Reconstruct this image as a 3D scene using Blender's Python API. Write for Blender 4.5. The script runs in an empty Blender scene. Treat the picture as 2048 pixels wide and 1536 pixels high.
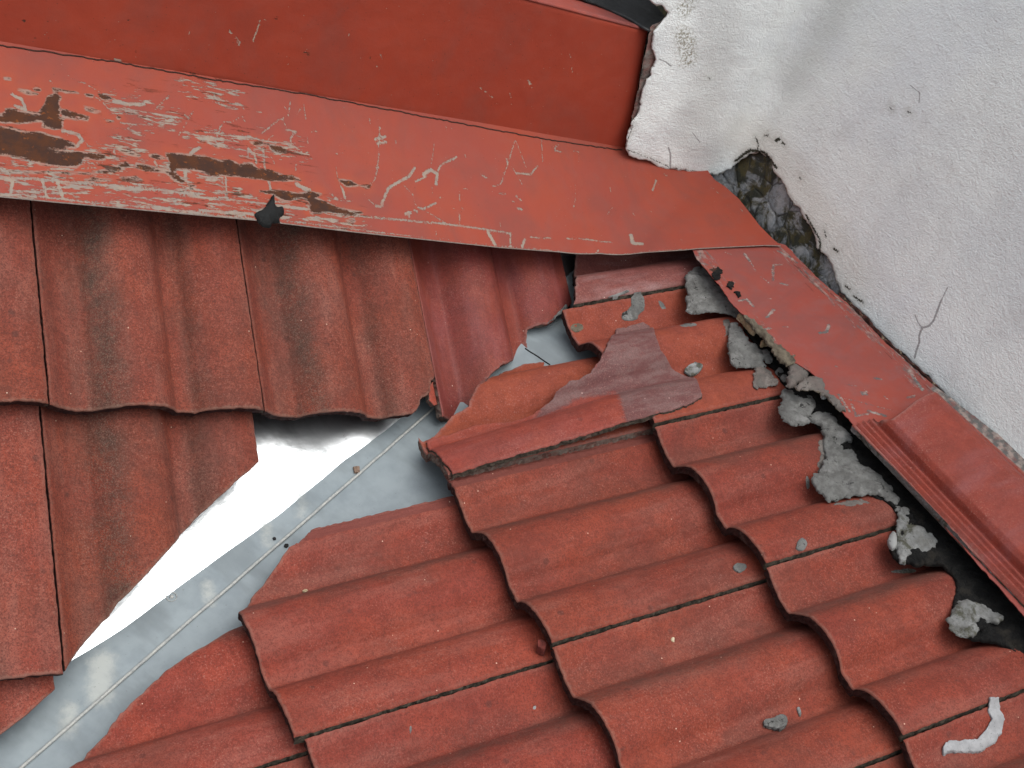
import bpy, math, random
import numpy as np
from mathutils import Matrix, Vector
from mathutils.geometry import delaunay_2d_cdt

# ------------------------------------------------------------------ camera, world, sun, exposure
FPX = 2727.61351
EUL = (1.01446331, -0.416074719, -0.512553308)
CAM = np.array([-0.860496818, -1.19660036, 1.18777948])
TA, TB = 0.611982981, 0.384212985           # pitches of the two roof slopes
WT, GT = 0.300, 0.337171148                 # cover width and gauge of a tile
AU0, AS0 = -0.286853348, 0.175982531        # tile lattice origin, front slope
BY0, BS0 = 0.286369339, -0.0651031484       # tile lattice origin, side slope

scene = bpy.context.scene
cam = bpy.data.cameras.new('camera'); cam.sensor_width = 36; cam.lens = FPX/2048*36
cam.clip_start = .02; cam.clip_end = 500
camo = bpy.data.objects.new('camera', cam); scene.collection.objects.link(camo)
camo.location = CAM; camo.rotation_euler = EUL; scene.camera = camo

SUN_DIR = Vector((-.02, -.30, .95)).normalized()
wd = bpy.data.worlds.new('World'); scene.world = wd; wd.use_nodes = True
wn = wd.node_tree.nodes; wl = wd.node_tree.links
sky = wn.new('ShaderNodeTexSky'); sky.sky_type = 'NISHITA'; sky.sun_disc = False
sky.sun_elevation = math.asin(SUN_DIR.z); sky.sun_rotation = math.atan2(SUN_DIR.x, SUN_DIR.y)
sky.dust_density = 4; sky.air_density = 1.0
hs = wn.new('ShaderNodeHueSaturation'); hs.inputs['Saturation'].default_value = .30
wl.new(sky.outputs[0], hs.inputs['Color']); wl.new(hs.outputs[0], wn['Background'].inputs[0])
wn['Background'].inputs[1].default_value = .15
sun = bpy.data.lights.new('sun', 'SUN'); sun.energy = 1.2; sun.angle = math.radians(68); sun.color = (1, .97, .93)
suno = bpy.data.objects.new('sun', sun); scene.collection.objects.link(suno)
suno.rotation_euler = SUN_DIR.to_track_quat('Z', 'Y').to_euler(); suno.location = (3, -1, 4)
scene.view_settings.view_transform = 'Standard'; scene.view_settings.look = 'None'
scene.view_settings.exposure = 0.62; scene.view_settings.gamma = 1

# ------------------------------------------------------------------ geometry helpers
COL = scene.collection
_R = np.array(Matrix.Identity(3))
from mathutils import Euler
_R = np.array(Euler(EUL).to_matrix())

def mat4(e1, e2, o=(0, 0, 0)):
    e1 = Vector(e1).normalized(); e2 = Vector(e2).normalized(); n = e1.cross(e2)
    return Matrix(((e1.x, e2.x, n.x, o[0]), (e1.y, e2.y, n.y, o[1]), (e1.z, e2.z, n.z, o[2]), (0, 0, 0, 1)))
FA = mat4((1, 0, 0), (0, math.cos(TA), math.sin(TA)))
FB = mat4((0, -1, 0), (math.cos(TB), 0, math.sin(TB)))
FW = mat4((1, 0, 0), (0, 1, 0))

def P2(M, h, pts):
    """points seen in the photograph -> (u, v) on the surface n = h(u, v) of frame M"""
    pts = np.atleast_2d(np.array(pts, float))
    D = np.stack([(pts[:, 0]-1024)/FPX, -(pts[:, 1]-768)/FPX, -np.ones(len(pts))], 1) @ _R.T
    Mi = np.array(M.inverted()); c = Mi[:3, :3] @ CAM + Mi[:3, 3]; d = D @ Mi[:3, :3].T
    lo = np.full(len(pts), .5); prev = None; hit = np.zeros(len(pts), bool); t0 = lo.copy(); t1 = lo.copy()
    f = lambda t: (c[2]+t*d[:, 2]) - h(c[0]+t*d[:, 0], c[1]+t*d[:, 1])
    t = lo.copy(); fp = f(t)
    for _ in range(900):
        tn = t+.005; fn = f(tn); m = (~hit) & (fp*fn <= 0)
        t0[m] = t[m]; t1[m] = tn[m]; hit |= m; t = tn; fp = fn
        if hit.all(): break
    a = f(t0)
    for _ in range(24):
        tm = (t0+t1)/2; fm = f(tm); s = (a*fm > 0); t0 = np.where(s, tm, t0); a = np.where(s, fm, a); t1 = np.where(s, t1, tm)
    t = (t0+t1)/2
    if not hit.all(): print('P2 miss', pts[~hit][:3])
    return np.stack([c[0]+t*d[:, 0], c[1]+t*d[:, 1]], 1)

def Z(ox, oy, s, L):
    return [(ox+x/s, oy+y/s) for x, y in L]

def _hash(ix, iy, seed):
    x = (ix.astype(np.int64)*374761393 + iy.astype(np.int64)*668265263 + seed*974711) & 0xffffffff
    x = ((x ^ (x >> 13))*1274126177) & 0xffffffff
    return ((x ^ (x >> 16)) & 0xffff)/65535.0
def vnoise(x, y, seed=0):
    x = np.asarray(x, float); y = np.asarray(y, float)
    ix = np.floor(x); iy = np.floor(y); fx = x-ix; fy = y-iy; fx = fx*fx*(3-2*fx); fy = fy*fy*(3-2*fy)
    a = _hash(ix, iy, seed); b = _hash(ix+1, iy, seed); c = _hash(ix, iy+1, seed); d = _hash(ix+1, iy+1, seed)
    return (a*(1-fx)+b*fx)*(1-fy)+(c*(1-fx)+d*fx)*fy - .5
def fbm(x, y, seed=0, o=4):
    r = 0; a = 1.0
    for k in range(o): r = r+a*vnoise(x*2**k, y*2**k, seed+k*17); a *= .5
    return r

def segdist(p, a, b):
    d = b-a; L = np.maximum((d*d).sum(1), 1e-18)
    out = np.full(len(p), 1e9)
    for i in range(len(a)):
        q = p-a[i]; t = np.clip((q @ d[i])/L[i], 0, 1); r = q-t[:, None]*d[i]
        out = np.minimum(out, (r*r).sum(1))
    return np.sqrt(out)
def polydist(p, poly): poly = np.asarray(poly); return segdist(p, poly, np.roll(poly, -1, 0))
def linedist(p, l): l = np.asarray(l); return segdist(p, l[:-1], l[1:])
def inpoly(p, poly):
    poly = np.asarray(poly); r = np.zeros(len(p), bool); x, y = p[:, 0], p[:, 1]; n = len(poly)
    for i in range(n):
        x1, y1 = poly[i]; x2, y2 = poly[(i+1) % n]
        if y1 == y2: continue
        c = ((y1 > y) != (y2 > y)); r ^= c & (x < (x2-x1)*(y-y1)/(y2-y1)+x1)
    return r
def resample(poly, step):
    out = []; n = len(poly)
    for i in range(n):
        a = np.array(poly[i]); b = np.array(poly[(i+1) % n]); k = max(1, int(np.linalg.norm(b-a)/step))
        for j in range(k): out.append(a+(b-a)*j/k)
    return np.array(out)
def jag(poly, amp, freq, seed):
    p = np.asarray(poly)
    return p + amp*np.stack([fbm(p[:, 0]*freq, p[:, 1]*freq, seed, 4), fbm(p[:, 0]*freq+31, p[:, 1]*freq+7, seed+5, 4)], 1)*2
def smooth_poly(poly, n=1):
    p = np.asarray(poly, float)
    for _ in range(n):
        q = np.roll(p, -1, 0); p = np.stack([p*.75+q*.25, p*.25+q*.75], 1).reshape(-1, 2)
    return p

def tag(o, label=None, cat=None, group=None, kind=None):
    if label: o['label'] = label
    if cat: o['category'] = cat
    if group: o['group'] = group
    if kind: o['kind'] = kind
    return o

def build(name, M, polys, h, thick, res, mats, rnd=.0, drop=None, attrs=None, parent=None, sidejag=.0, seed=0, flat=False, under=None, extra=None):
    """closed sheet: top z=h(u,v) inside the intersection of polys, real thickness, sides of their own material"""
    polys = [np.asarray(p, float) for p in polys]
    allv = np.vstack(polys); lo = np.max([p.min(0) for p in polys], 0); hi = np.min([p.max(0) for p in polys], 0)
    gx = np.arange(lo[0]+res*.37, hi[0], res); gy = np.arange(lo[1]+res*.41, hi[1], res)
    G = np.stack(np.meshgrid(gx, gy), -1).reshape(-1, 2)
    G = G + (np.random.default_rng(seed).random(G.shape)-.5)*res*.15
    m = np.ones(len(G), bool)
    for p in polys: m[m] &= inpoly(G[m], p)
    G = G[m]
    dd = np.full(len(G), 1e9)
    for p in polys: dd = np.minimum(dd, polydist(G, p))
    G = G[dd > max(res*.35, rnd*.9)]
    ring = []
    if rnd > 0:
        for p in polys:
            t = np.roll(p, -1, 0)-np.roll(p, 1, 0); t /= np.maximum(np.linalg.norm(t, axis=1), 1e-12)[:, None]
            nn = np.stack([-t[:, 1], t[:, 0]], 1)
            for sgn in (1, -1):
                for f in (.3, .75):
                    q = p+nn*sgn*rnd*f; mm = np.ones(len(q), bool)
                    for pp in polys: mm &= inpoly(q, pp)
                    d2 = np.full(len(q), 1e9)
                    for pp in polys: d2 = np.minimum(d2, polydist(q, pp))
                    mm &= d2 > rnd*f*.8; ring.append(q[mm])
    if extra is not None and len(extra):
        ex = np.asarray(extra); mm = np.ones(len(ex), bool)
        for p in polys: mm &= inpoly(ex, p)&(polydist(ex, p) > res*.3)
        ring.append(ex[mm])
    pts = list(polys); ed = []; off = 0
    for p in polys:
        n = len(p); ed += [(off+i, off+(i+1) % n) for i in range(n)]; off += n
    V = np.vstack(pts+ring+[G]) if len(G) else np.vstack(pts+ring)
    r = delaunay_2d_cdt([Vector(v) for v in V], ed, [], 0, 1e-7)
    v2 = np.array([tuple(v) for v in r[0]]); F = np.array([f for f in r[2] if len(f) == 3])
    c = v2[F].mean(1); m = np.ones(len(F), bool)
    for p in polys: m[m] &= inpoly(c[m], p)
    F = F[m]
    a, b, cc = v2[F[:, 0]], v2[F[:, 1]], v2[F[:, 2]]
    ar = (b[:, 0]-a[:, 0])*(cc[:, 1]-a[:, 1])-(b[:, 1]-a[:, 1])*(cc[:, 0]-a[:, 0])
    F[ar < 0] = F[ar < 0][:, ::-1]; F = F[np.abs(ar) > 1e-13]
    used = np.unique(F); remap = -np.ones(len(v2), int); remap[used] = np.arange(len(used)); v2 = v2[used]; F = remap[F]
    E = {}
    for f in F:
        for i in range(3):
            e = (f[i], f[(i+1) % 3]); E[e] = 1
    B = [(a, b) for (a, b) in E if (b, a) not in E]
    z = h(v2[:, 0], v2[:, 1])
    bset = sorted({i for e in B for i in e})
    if rnd > 0 or attrs and 'edge' in attrs:
        sa = np.array([v2[e[0]] for e in B]); sb = np.array([v2[e[1]] for e in B]); d = np.full(len(v2), 1e9)
        near = np.ones(len(v2), bool)
        d = segdist(v2, sa, sb)
    else: d = np.full(len(v2), 1e9)
    zt = z.copy()
    if rnd > 0:
        k = np.clip(1-d/rnd, 0, 1); zt = z-(rnd if drop is None else drop)*(1-np.sqrt(np.maximum(0, 1-k*k)))
    zb = z-thick if under is None else under(v2[:, 0], v2[:, 1])
    n = len(v2); verts = [tuple(q) for q in np.column_stack([v2, zt])]
    verts += [tuple(q) for q in np.column_stack([v2, zb])]
    faces = [tuple(f) for f in F]+[(f[0]+n, f[2]+n, f[1]+n) for f in F]
    mi = [0]*len(F)+[1]*len(F)
    # sides
    lev = 4 if sidejag else 2; idx = {}
    rg = np.random.default_rng(seed+3)
    for i in bset:
        idx[i] = len(verts)
        for l in range(lev):
            t = l/(lev-1); zz = zt[i]*(1-t)+zb[i]*t; p = v2[i].copy()
            if sidejag and 0 < l: p = p+(rg.random(2)-.5)*sidejag*(2 if l < lev-1 else 1)
            verts.append((p[0], p[1], zz))
    for a, b in B:
        for l in range(lev-1):
            faces.append((idx[b]+l, idx[a]+l, idx[a]+l+1, idx[b]+l+1)); mi.append(1)
    me = bpy.data.meshes.new(name); me.from_pydata(verts, [], faces)
    for mt in mats: me.materials.append(mt)
    me.polygons.foreach_set('material_index', mi)
    me.polygons.foreach_set('use_smooth', [(not flat) and i < len(F) for i in range(len(faces))])
    A = dict(attrs or {})
    allxy = np.array(verts)[:, :2]
    for k, fn in A.items():
        at = me.attributes.new(k, 'FLOAT', 'POINT')
        if k == 'edge':
            val = np.zeros(len(verts)); val[:n] = np.minimum(d, .05)
        else:
            val = np.full(len(verts), .05); val[:n] = fn(v2)
            if len(bset): 
                for i in bset: val[idx[i]:idx[i]+lev] = val[i]
        at.data.foreach_set('value', val.astype(np.float32))
    me.update()
    o = bpy.data.objects.new(name, me); COL.objects.link(o); o.matrix_world = M
    if parent is not None:
        o.parent = parent; o.matrix_parent_inverse = parent.matrix_world.inverted()
    return o

# ------------------------------------------------------------------ material helpers
class NT:
    def __init__(s, name):
        s.m = bpy.data.materials.new(name); s.m.use_nodes = True; s.t = s.m.node_tree; s.b = s.t.nodes['Principled BSDF']
        s.tc = s.t.nodes.new('ShaderNodeTexCoord').outputs['Object']
        s.rand = s.t.nodes.new('ShaderNodeObjectInfo').outputs['Random']
    def put(s, sock, v):
        if hasattr(v, 'is_output') or isinstance(v, bpy.types.NodeSocket): s.t.links.new(v, sock)
        elif isinstance(v, (tuple, list)) and len(v) == 3 and sock.type == 'RGBA': sock.default_value = (*v, 1)
        else: sock.default_value = v
    def math(s, op, a, b=0.0, c=0.0, clamp=False):
        n = s.t.nodes.new('ShaderNodeMath'); n.operation = op; n.use_clamp = clamp
        s.put(n.inputs[0], a); s.put(n.inputs[1], b)
        if op in ('MULTIPLY_ADD',): s.put(n.inputs[2], c)
        return n.outputs[0]
    def vmul(s, v, k):
        n = s.t.nodes.new('ShaderNodeVectorMath'); n.operation = 'MULTIPLY'; s.put(n.inputs[0], v); n.inputs[1].default_value = k; return n.outputs[0]
    def off(s, v, k=10.0):
        n = s.t.nodes.new('ShaderNodeVectorMath'); n.operation = 'ADD'; s.put(n.inputs[0], v)
        c = s.t.nodes.new('ShaderNodeCombineXYZ'); r = s.math('MULTIPLY', s.rand, k)
        for i in range(3): s.put(c.inputs[i], r)
        s.put(n.inputs[1], c.outputs[0]); return n.outputs[0]
    def noise(s, v, scale, det=4, rough=.55, dist=0.0):
        n = s.t.nodes.new('ShaderNodeTexNoise'); s.put(n.inputs['Vector'], v); n.inputs['Scale'].default_value = scale
        n.inputs['Detail'].default_value = det; n.inputs['Roughness'].default_value = rough; n.inputs['Distortion'].default_value = dist
        return n.outputs['Fac']
    def voro(s, v, scale, feat='F1', out='Distance', rnd=1.0):
        n = s.t.nodes.new('ShaderNodeTexVoronoi'); n.feature = feat; s.put(n.inputs['Vector'], v)
        n.inputs['Scale'].default_value = scale; n.inputs['Randomness'].default_value = rnd; return n.outputs[out]
    def step(s, v, lo, hi, a=0.0, b=1.0):
        n = s.t.nodes.new('ShaderNodeMapRange'); n.interpolation_type = 'SMOOTHSTEP'; s.put(n.inputs[0], v)
        for i, q in zip((1, 2, 3, 4), (lo, hi, a, b)): n.inputs[i].default_value = q
        return n.outputs[0]
    def mix(s, f, a, b, mode='MIX'):
        n = s.t.nodes.new('ShaderNodeMix'); n.data_type = 'RGBA'; n.blend_type = mode; n.clamp_factor = True
        s.put(n.inputs[0], f); s.put(n.inputs[6], a); s.put(n.inputs[7], b); return n.outputs[2]
    def attr(s, k):
        n = s.t.nodes.new('ShaderNodeAttribute'); n.attribute_name = k; return n.outputs['Fac']
    def xyz(s, v):
        n = s.t.nodes.new('ShaderNodeSeparateXYZ'); s.put(n.inputs[0], v); return n.outputs
    def bump(s, hgt, st, dist, prev=None):
        n = s.t.nodes.new('ShaderNodeBump'); s.put(n.inputs['Height'], hgt); n.inputs['Strength'].default_value = st
        n.inputs['Distance'].default_value = dist
        if prev is not None: s.put(n.inputs['Normal'], prev)
        return n.outputs[0]
    def scale(s, c, k):
        return s.mix(1.0, c, (k[0], k[1], k[2]), 'MULTIPLY')
    def done(s, col, rough=.8, normal=None, metal=0.0, spec=.5):
        s.put(s.b.inputs['Base Color'], col); s.put(s.b.inputs['Roughness'], rough); s.put(s.b.inputs['Metallic'], metal)
        s.b.inputs['Specular IOR Level'].default_value = spec
        if normal is not None: s.put(s.b.inputs['Normal'], normal)
        return s.m

def tile_mat(name, base=(.235, .054, .037), bloom=(.30, .135, .115), bloom_amt=.45, algae_shade=1.0, dirt=1.0, grain=1.0, warm=(.275, .060, .034), rough=.78, spec=.22, K=(.72, .68, .68), dustattr=False):
    n = NT(name); v = n.off(n.tc)
    x = n.xyz(n.tc)
    big = n.noise(v, 9, 4); mid = n.noise(v, 38, 5, .6); fine = n.noise(v, 420, 3, .7); fine2 = n.noise(n.off(n.tc, 23.), 900, 2, .6)
    col = n.mix(n.step(big, .38, .66), base, warm)
    col = n.mix(n.math('MULTIPLY', n.step(mid, .35, .7), .45), col, tuple(c*.55 for c in base))
    col = n.mix(n.math('MULTIPLY', n.step(n.noise(n.vmul(v, (1, .5, 1)), 7, 5, .7, .4), .46, .70), .5*dirt), col, (.13, .052, .042))
    # pale bloom, streaked along the slope
    st = n.noise(n.vmul(v, (1.0, .22, 1.0)), 24, 5, .65)
    col = n.mix(n.math('MULTIPLY', n.step(st, .45, .72), bloom_amt), col, bloom)
    # black band, algal and on the right slope partly painted-in shade, on the flank of each roll (profile position x) broken up by noise
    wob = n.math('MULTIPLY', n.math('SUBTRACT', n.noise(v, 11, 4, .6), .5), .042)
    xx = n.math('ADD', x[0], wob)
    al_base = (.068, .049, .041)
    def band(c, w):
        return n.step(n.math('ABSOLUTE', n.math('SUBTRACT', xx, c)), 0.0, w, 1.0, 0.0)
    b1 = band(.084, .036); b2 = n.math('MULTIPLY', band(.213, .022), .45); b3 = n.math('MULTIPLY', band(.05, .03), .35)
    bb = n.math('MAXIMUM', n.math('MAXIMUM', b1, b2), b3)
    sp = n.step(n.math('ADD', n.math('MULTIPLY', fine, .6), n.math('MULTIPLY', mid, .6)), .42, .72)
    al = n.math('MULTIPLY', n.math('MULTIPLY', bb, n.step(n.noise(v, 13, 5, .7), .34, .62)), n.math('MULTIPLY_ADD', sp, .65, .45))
    col = n.mix(n.math('MULTIPLY', al, algae_shade*.92, clamp=True), col, al_base)
    col = n.mix(n.math('MULTIPLY', n.math('MULTIPLY', bb, min(1, algae_shade)), n.math('MULTIPLY', n.step(n.noise(v, 620, 2, .6), .52, .60), .75)), col, (.19, .145, .125))
    # general soot in blotches
    so = n.step(n.noise(n.vmul(v, (1, .6, 1)), 17, 6, .7), .5, .75)
    col = n.mix(n.math('MULTIPLY', n.math('MULTIPLY', so, .45*dirt), n.step(fine, .35, .62)), col, (.085, .045, .038))
    # round dark lichen spots
    vs = n.voro(v, 34, 'F1'); sel = n.noise(v, 21, 1)
    ls = n.math('MULTIPLY', n.step(vs, .10, .20, 1., 0.), n.step(sel, .56, .64))
    col = n.mix(n.math('MULTIPLY', ls, .55*dirt), col, (.09, .035, .03))
    if dustattr:
        dm = n.step(n.math('ADD', n.attr('dust'), n.math('MULTIPLY', n.math('SUBTRACT', n.noise(v, 60, 5, .7), .5), .03)), -.006, .004, 1., 0.)
        dc = n.mix(n.step(n.noise(n.vmul(v, (1, .3, 1)), 45, 5, .7), .40, .62), (.125, .066, .062), (.17, .125, .115))
        col = n.mix(n.math('MULTIPLY', dm, .88), col, dc)
    # sand grains, light and dark
    smod = n.step(n.noise(v, 12, 3), .38, .64, .12, .85); col = n.mix(n.math('MULTIPLY', n.step(fine, .57, .68), smod), col, (.30, .16, .135))
    col = n.mix(n.math('MULTIPLY', n.step(fine, .50, .40), .62*grain), col, (.085, .026, .02))
    mf = n.noise(v, 170, 4, .65); col = n.mix(n.math('MULTIPLY', n.step(mf, .50, .66), .40*grain), col, (.095, .034, .028)); col = n.mix(n.math('MULTIPLY', n.step(mf, .46, .36), .22*grain), col, (.34, .13, .10))
    lipm = n.math('MULTIPLY', n.step(x[0], -.0012, -.0004, 1., 0.), 0.0 if dustattr else 1.0); col = n.mix(n.math('MULTIPLY', lipm, .75), col, (.17, .062, .056))
    col = n.mix(n.math('MULTIPLY', n.step(fine2, .42, .34), .7*grain), col, (.06, .02, .015))
    wv = n.voro(v, 95, 'F1'); # sparse pale crumbs
    wsel = n.voro(v, 95, 'F1', 'Color')
    wx = n.xyz(wsel)
    ws = n.math('MULTIPLY', n.step(wv, .06, .11, 1., 0.), n.step(wx[0], .93, .95))
    col = n.mix(ws, col, (.60, .46, .40))
    # scraped, dusty edges
    ed = n.attr('edge'); xm = n.step(n.math('ABSOLUTE', n.math('SUBTRACT', x[0], WT/2)), WT/2-.010, WT/2-.002, 1., .25); em = n.step(n.math('ADD', ed, n.math('MULTIPLY', n.math('SUBTRACT', n.noise(v, 160, 4), .5), .012)), .0005, .006, 1., 0.)
    col = n.mix(n.math('MULTIPLY', n.math('MULTIPLY', em, xm), .38), col, (.27, .18, .155))
    bh = n.math('ADD', n.math('MULTIPLY', fine, .7), n.math('MULTIPLY', n.noise(v, 120, 4), .6))
    nb = n.bump(bh, .8*grain, .0016); nb = n.bump(mid, .3, .003, nb)
    col = n.scale(col, K)
    hv = n.t.nodes.new('ShaderNodeHueSaturation'); n.put(hv.inputs['Color'], col); n.put(hv.inputs['Value'], n.math('MULTIPLY_ADD', n.rand, .22, .88)); n.put(hv.inputs['Hue'], n.math('MULTIPLY_ADD', n.math('FRACT', n.math('MULTIPLY', n.rand, 7.3)), .007, .4965)); col = hv.outputs[0]
    return n.done(col, n.math('MULTIPLY_ADD', mid, .15, rough-.07), nb, spec=spec)

def rough_mat(name, c1, c2, scale=60, c3=None, rough=.9, bump=.8, dist=.004, spec=.25, moss=0.0, joint=False, blots=0.0):
    n = NT(name); v = n.off(n.tc)
    a = n.noise(v, scale, 6, .65); b = n.noise(v, scale*5, 4, .6)
    col = n.mix(n.step(a, .35, .66), c1, c2)
    if c3: col = n.mix(n.step(n.noise(v, scale*.45, 5, .7), .52, .66), col, c3)
    col = n.mix(n.step(b, .38, .28), col, tuple(x*.3 for x in c1))
    if moss:
        col = n.mix(n.math('MULTIPLY', n.step(n.noise(v, scale*.6, 5, .7, .5), .48, .6), moss), col, (.035, .034, .018))
    if blots:
        col = n.mix(n.math('MULTIPLY', n.step(n.noise(v, scale*1.1, 5, .75, .8), .60, .63), blots), col, (.012, .012, .011))
    if joint:
        jm = n.step(n.xyz(n.tc)[0], WT-.006, WT-.003)
        col = n.mix(n.math('MULTIPLY', jm, .8), col, n.mix(n.step(a, .4, .6), (.07, .066, .048), (.030, .028, .02)))
    nb = n.bump(b, bump*.6, dist*.4); nb = n.bump(a, bump, dist, nb)
    return n.done(col, rough, nb, spec=spec)

M_TILE_A = tile_mat('weathered_red_tile', algae_shade=.98, dirt=1.35, K=(.74, .69, .61))
M_TILE_S = tile_mat('smoother_red_tile', base=(.245, .048, .036), bloom=(.29, .10, .095), bloom_amt=.55, algae_shade=.12, dirt=.35, grain=.5, rough=.6)
M_TILE_B = tile_mat('dusty_red_tile', K=(.83, .70, .62), base=(.225, .049, .033), algae_shade=.62, dirt=1.1, bloom_amt=.42, grain=.72)  # flank bands partly algal, partly trough shade painted into the colour
M_TILE_C = tile_mat('clean_orange_tile', K=(.84, .75, .78), base=(.27, .058, .030), bloom=(.29, .09, .07), bloom_amt=.25, algae_shade=.06, dirt=.25, grain=.45, warm=(.31, .070, .032))
M_TILE_P = tile_mat('purplish_tile', K=(1.0, .98, .98), base=(.18, .055, .050), bloom=(.25, .15, .145), bloom_amt=.9, algae_shade=0, dirt=.35, grain=.6, warm=(.20, .062, .052))
M_BODY = rough_mat('broken_clay_step_shade', (.040, .012, .010), (.022, .009, .008), 90, c3=(.06, .034, .028), bump=1.0, dist=.004, joint=True)  # clay darkened almost to black, so tile edges carry step shadow in colour
M_BODYL = rough_mat('dusty_broken_clay', (.12, .062, .048), (.15, .125, .105), 90, c3=(.085, .025, .019), bump=1.0, dist=.004)

# ------------------------------------------------------------------ roof tiles
PX = np.array([-.06, -.03, -.0015, 0, .04, .09, .14, .215, .236, .27, .30, .34, .39, .44, .49, .535, .578, .592, .645, .688, .702, .74, .79, .85, .91, .96, 1.0, 1.1])*WT
PH = 1.85*np.array([.003, .003, .003, .0165, .0120, .0060, .0025, .0008, .0048, .0105, .0155, .0202, .0226, .0230, .0218, .0182, .0112, .0070, .0050, .0048, .0095, .0155, .0202, .0225, .0228, .0214, .0190, .015])
_fx = np.linspace(-.018, .33, 1400); _fy = np.interp(_fx, PX, PH)
_k = np.exp(-.5*(np.arange(-18, 19)/4.0)**2); _k /= _k.sum()
_sm = np.convolve(np.pad(_fy, 18, 'edge'), _k, 'valid')
_sm = np.where(_fx < .004, _fy, _sm)
def prof(u): return np.interp(u, _fx, _sm)-.0351
TILT = .036
LT = .425
def ht_tile(seed=0, lift=0.0, tw=0.0, lip=False, up0=0.0):
    def h(u, v):
        z = prof(u)-TILT*v/GT+.0009*fbm(u*14, v*9, seed, 2)+lift+tw*(u-.15)+up0*np.exp(-(np.maximum(u, 0)/.016)**2)
        if lip: z = np.where(u < 0, prof(np.full_like(u, .0005))-TILT*v/GT-.0035+.0022*(np.abs(((u/.0085) % 1)-.5) < .27), z)
        return z
    return h
ESS = []
def rectpoly(u0, v0, u1, v1, seed, step=.004, amp=.0007):
    return jag(resample([(u0, v0), (u1, v0), (u1, v1), (u0, v1)], step), amp, 160, seed)

GA = 'roof tiles of the front slope'; GB = 'roof tiles of the right hand slope'
def make_tile(F, u0, s0, mats, label, group, cut=None, seed=1, res=.0055, lip=False, lift=0, tw=0, cutjag=.0022, sj=.0016, rot=0.0, name='roof_tile', uright=None, jf=90):
    M = F @ Matrix.Translation((u0, s0, 0)) @ Matrix.Rotation(rot, 4, 'Z')
    h = ht_tile(seed, lift, tw, lip, .0030 if F is FA else 0.0)
    polys = [rectpoly(-.020 if lip else (0.0022 if F is FA else .0014), 0, (uright or WT-.0014), LT, seed)]
    if cut is not None:
        c = P2(M, h, cut); c = jag(resample(c, .003), cutjag, jf, seed+9); polys.append(c)
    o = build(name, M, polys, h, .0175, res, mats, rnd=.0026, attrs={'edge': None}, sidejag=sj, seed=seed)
    return tag(o, label, 'roof tile', group)
def dup(o, F, u0, s0, label, group, lift=0):
    c = o.copy(); COL.objects.link(c); c.matrix_world = F @ Matrix.Translation((u0, s0, lift)); tag(c, label, 'roof tile', group); return c

ua = lambda i: AU0+i*WT
sa = lambda j: AS0+j*GT
ub = lambda k: -(BY0+k*WT)
sb = lambda m: BS0+m*GT
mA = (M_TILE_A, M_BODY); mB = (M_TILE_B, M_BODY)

t0 = make_tile(FA, ua(0), sa(0), mA, 'full red tile under the scratched sheet, with black algal streak, directly above the gutter cut tile', GA, seed=11, res=.0045)
dup(t0, FA, ua(-1), sa(0), 'red tile at the left edge under the rusted sheet, paler, upper of its column', GA)
dup(t0, FA, ua(-1), sa(-1), 'red tile at the left edge, second course down, its lower corner touching the gutter', GA)
for i, j in ((-2, 0), (-2, -1), (-2, -2)):
    dup(t0, FA, ua(i), sa(j), 'red roof tile beyond the left edge of the picture', GA)
make_tile(FA, ua(1), sa(0), mA, 'dark speckled red tile under the black tar blob with its lower right corner broken off', GA, seed=23,
          cut=[(400, 300), (920, 300), (846, 480), (878, 742), (874, 752), (864, 762), (860, 782), (846, 800), (828, 828), (806, 842), (800, 930), (400, 950)])
make_tile(FA, ua(2), sa(0), (M_TILE_S, M_BODYL), 'smooth glossy red tile with jagged broken lower right edge beside the mortared tiles', GA, seed=31, res=.0045,
          cut=[(780, 250), (1156, 300), (1159, 520), (1163, 560), (1166, 578), (1152, 598), (1140, 612), (1118, 628), (1104, 645), (1078, 652), (1058, 660), (1055, 694), (1050, 710), (1022, 722), (995, 738), (974, 760), (958, 778), (944, 802), (940, 850), (780, 930)], uright=WT+.02, cutjag=.002)
make_tile(FA, ua(0), sa(-1), mA, 'red tile saw cut diagonally along the bright white gutter', GA, seed=41, cutjag=.0006, sj=.0008,
          cut=[(40, 690), (521, 700), (524, 822), (528, 915), (470, 966), (430, 1002), (380, 1052), (330, 1108), (280, 1163), (240, 1203), (220, 1232), (185, 1268), (140, 1325), (60, 1430), (20, 1300)])
make_tile(FA, ua(-1), sa(-2), mA, 'small visible triangle of red tile in the lower left corner, cut along the gutter', GA, seed=43, cutjag=.0006, sj=.0008,
          cut=[(-500, 1200), (160, 1180), (140, 1345), (118, 1372), (78, 1408), (42, 1440), (0, 1470), (-300, 1750), (-500, 1700)])

# right hand slope
make_tile(FB, ub(0), sb(1), (M_TILE_C, M_BODYL), 'clean orange tile broken along its top with one big bare roll, partly under the purple fragment', GB, seed=51, cutjag=.0016, uright=WT-.019, res=.0045,
          cut=[(800, 850), (846, 880), (868, 874), (889, 846), (909, 826), (936, 810), (948, 784), (955, 768), (974, 759), (1000, 746), (1050, 727), (1090, 721), (1130, 708), (1165, 704), (1200, 700), (1700, 540), (1700, 1100), (800, 1150)])
make_tile(FB, ub(0), sb(2), (M_TILE_C, M_BODY), 'orange tile with a grey mortar splash and round lichen spot, above the purple fragment', GB, seed=53)
make_tile(FB, ub(1), sb(2), (M_TILE_P, M_BODY), 'strip of purple red tile in the dark gap right under the end of the painted sheet', GB, seed=57,
          cut=[(1150, 380), (1700, 250), (1750, 560), (1146, 640), (1152, 560)])
make_tile(FB, ub(-1), sb(1), mB, 'full red tile in the middle of the right slope, first course right of the gutter gap', GB, seed=62, res=.0042, lip=True)
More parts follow.
